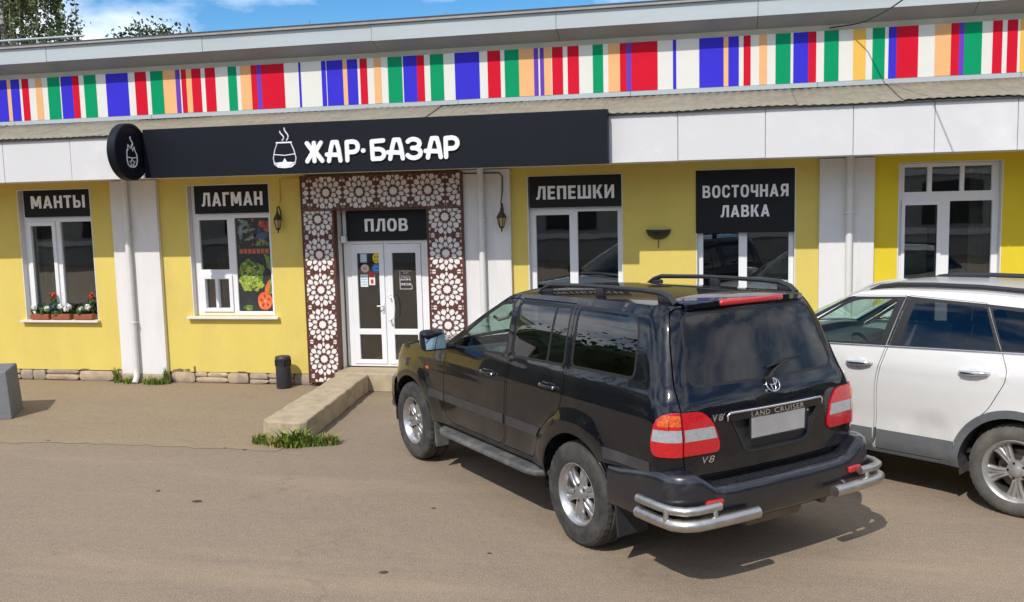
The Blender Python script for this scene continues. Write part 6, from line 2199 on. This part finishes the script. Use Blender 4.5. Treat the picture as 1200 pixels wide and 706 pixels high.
def hood2(x, v):
    y1 = S.side(x, hz2(x)).y
    return Vector((x, y1 * v, hz2(x) + 0.05 * (1 - abs(v) ** 3)))
sh.patch([(2.22, 0), (3.10, 0), (3.10, 1), (2.22, 1)], [(None, [(2.24, -.1), (3.07, -.1), (3.07, .9), (2.24, .9)]), ('hood', [(2.246, -.1), (3.064, -.1), (3.064, .895), (2.246, .895)], .003)], hood2, 'body', 0.06)
def screen2(t, v):
    x = 2.22 + (1.42 - 2.22) * t
    a = S.side(x, 1.195 + (S.zt(1.42) - 1.195) * t)
    return Vector((x + 0.20 * (1 - t * 0.6) * (1 - v * v), a.y * v, a.z + 0.055 * (1 - abs(v) ** 2.6)))
sh.patch([(0, 0), (1, 0), (1, 1), (0, 1)], [('windscreen', [(0.04, -.1), (0.94, -.1), (0.94, .92), (0.04, .92)], -0.002)], screen2, 'body', 0.06, flip=True)
domf = [(0, 0.34)] + [(S.side(S.front_edge(z), z).y, z) for z in np.linspace(0.34, 0.99, 12)] + [(0, 0.99)]
sh.patch(domf, [('grille', rounded([(-.2, .55), (.40, .55), (.48, .90), (-.2, .90)], [0, .05, .05, 0]), -0.01), ('headlamp', rounded([(.52, .76), (.80, .80), (.80, .94), (.54, .90)], .03), 0.006), ('cladding', [(-.2, .2), (1, .2), (1, .46), (-.2, .46)], 0.01)], lambda y, z: S.frontp(y, z), 'body', 0.06)
sh.emit('body', 'white_paint', sf, 0.018, 'merge')
sh.emit('hood', 'white_paint', sf, 0.015, 'merge')
d1 = sh.emit('door_front', 'white_paint', sf, 0.02, obj='door')
d2 = sh.emit('door_rear', 'white_paint', sf, 0.02, obj='door')
sh.emit('cladding', 'grey_cladding', sf, 0.012, obj='arch_cladding')
sh.emit('door_clad', 'grey_cladding', sf, 0.012, obj='sill_cladding')
sh.emit('pillar_trim', 'rubber_trim', sf, 0.008, obj='window_surround', islands=True)
sh.emit('trim_f', 'rubber_trim', d1, 0.006, obj='window_trim')
sh.emit('trim_r', 'rubber_trim', d2, 0.006, obj='window_trim')
sh.emit('window_front', 'glass_front', d1, 0.0, obj='window')
sh.emit('window_rear', 'glass_tint', d2, 0.0, obj='window')
sh.emit('window_quarter', 'glass_tint', sf, 0.0, obj='quarter_window')
sh.emit('rear_window', 'glass_rear', sf, 0.0, 'merge')
sh.emit('windscreen', 'glass_screen', sf, 0.0, 'merge')
sh.emit('tail_lamp', 'lamp_red', sf, 0.03)
sh.emit('headlamp', 'lamp_clear', sf, 0.02)
sh.emit('grille', 'black_plastic', sf, 0.01, 'merge')
for s_ in (1, -1):
    # bright strip under the windows
    c = MB()
    c.tube([(x, (S.side(x, 1.205 + (2.05 - x) * 0.0415).y + 0.004) * s_, 1.205 + (2.05 - x) * 0.0415) for x in np.linspace(2.05, -0.66, 30)], 0.008, 6)
    c.build('belt_strip', 'chrome', sf, smooth=True, local=True)
    rl = MB()
    X = [1.34, 1.25, 1.1, 0.8, 0.4, 0.0, -0.3, -0.42, -0.48]
    up = [-0.01, 0.018, 0.030, 0.036, 0.038, 0.036, 0.030, 0.015, -0.01]
    rl.tube([(x, 0.60 * s_, S.roof(x, 0.91).z + q) for x, q in zip(X, up)], [0.018, 0.022, 0.022, 0.022, 0.022, 0.022, 0.022, 0.022, 0.018], 8)
    rl.build('roof_rail', 'black_plastic', sf, smooth=True, angle=50, local=True)
    for dd, hx, hz in ((d1, 1.27, 1.085), (d2, 0.315, 1.108)):
        y0 = S.side(hx, hz).y
        h = MB()
        for k in range(1):
            P_ = [(-.115, -.004), (-.10, .016), (-.04, .030), (.03, .032), (.08, .026), (.105, .010), (.115, -.004)]
            h.tube([(hx + a, (y0 + b) * s_, hz + .004 - 0.05 * a) for a, b in P_], [.012, .017, .020, .020, .019, .016, .010], 10)
        h.build('handle', 'chrome', dd[0 if s_ > 0 else 1], smooth=True, local=True)
        MB().lathe([(0.0, -.002), (0.046, -.001), (0.05, .002), (0.046, .003)], 20, 'Y', c=(hx - .01, y0 * s_, hz)).build('handle_cup', 'white_paint', sf, smooth=True, local=True)
    mi = empty('door_mirror', (1.93, 0.90 * s_, 1.23)); mi.parent = sf
    mm = MB().rbox((0.02, 0.17 * s_, 0.05), (0.14, 0.24, 0.16), 0.05, 4)
    mm.tube([(0, 0, -.01), (0.02, .08 * s_, 0)], .03, 8)
    mm.build('mirror_housing', 'white_paint', mi, smooth=True, angle=50, local=True)
    MB().rbox((-0.052, 0.17 * s_, 0.05), (0.006, 0.20, 0.12), 0.002, 1).build('mirror_glass', 'mirror_glass', mi, local=True)
    for wx in (0.0, 2.70):
        vs, fs_ = [], []
        A = np.linspace(-15, 195, 25)
        for a in A:
            x, z = wx + (S.ar + .008) * math.cos(R(a)), S.az + (S.ar + .008) * math.sin(R(a))
            for y in (0.58, 0.895):
                vs.append((x, y * s_, z))
        for i in range(24):
            fs_.append((2 * i, 2 * i + 1, 2 * i + 3, 2 * i + 2))
        fs_.append(tuple(2 * i for i in range(25)))
        MB().add(vs, fs_).build('wheel_liner', 'sill_dirt' if wx == 0 else 'rubber_trim', sf, local=True)
        wheel(sf, wx, 0.795 * s_, 0.364, 0.235, 0.248, 5, WM2, style='pair')
u = MB()
u.box(0.44, 2.26, -0.84, 0.84, 0.29, 0.37)
u.box(-0.9, 3.2, -0.57, 0.57, 0.26, 0.40)
u.build('underbody', 'rubber_trim', sf, local=True)
MB().box(-0.85, 2.2, -0.78, 0.78, 0.42, 0.46).build('cabin_floor', 'seat_dark', sf, local=True)
d = MB().rbox((2.0, 0, 1.02), (0.5, 1.45, 0.28), 0.09, 3)
d.build('dashboard', 'dash_grey', sf, smooth=True, angle=40, local=True)
swm = MB()
Cw, n1, n2 = Vector((1.52, 0.38, 1.08)), Vector((0, 1, 0)), Vector((0.45, 0, 0.89)).normalized()
swm.tube([Cw + (n1 * math.cos(a) + n2 * math.sin(a)) * 0.185 for a in np.linspace(0, 2 * math.pi, 28, endpoint=False)], 0.016, 8, closed=True)
for a in (0.1, math.pi - 0.1, -math.pi / 2):
    swm.tube([Cw, Cw + (n1 * math.cos(a) + n2 * math.sin(a)) * 0.18], 0.018, 6)
swm.build('steering_wheel', 'seat_dark', sf, smooth=True, local=True)
seat(sf, 0.95, 0.38, 0.54, 'seat_dark', 0.52); seat(sf, 0.95, -0.38, 0.54, 'seat_dark', 0.52); seat(sf, 0.05, 0.0, 1.3, 'seat_dark', 0.52)
MB().rbox((1.62, 0, 1.58), (0.03, 0.24, 0.07), 0.012, 2).build('inner_mirror', 'seat_dark', sf, local=True)
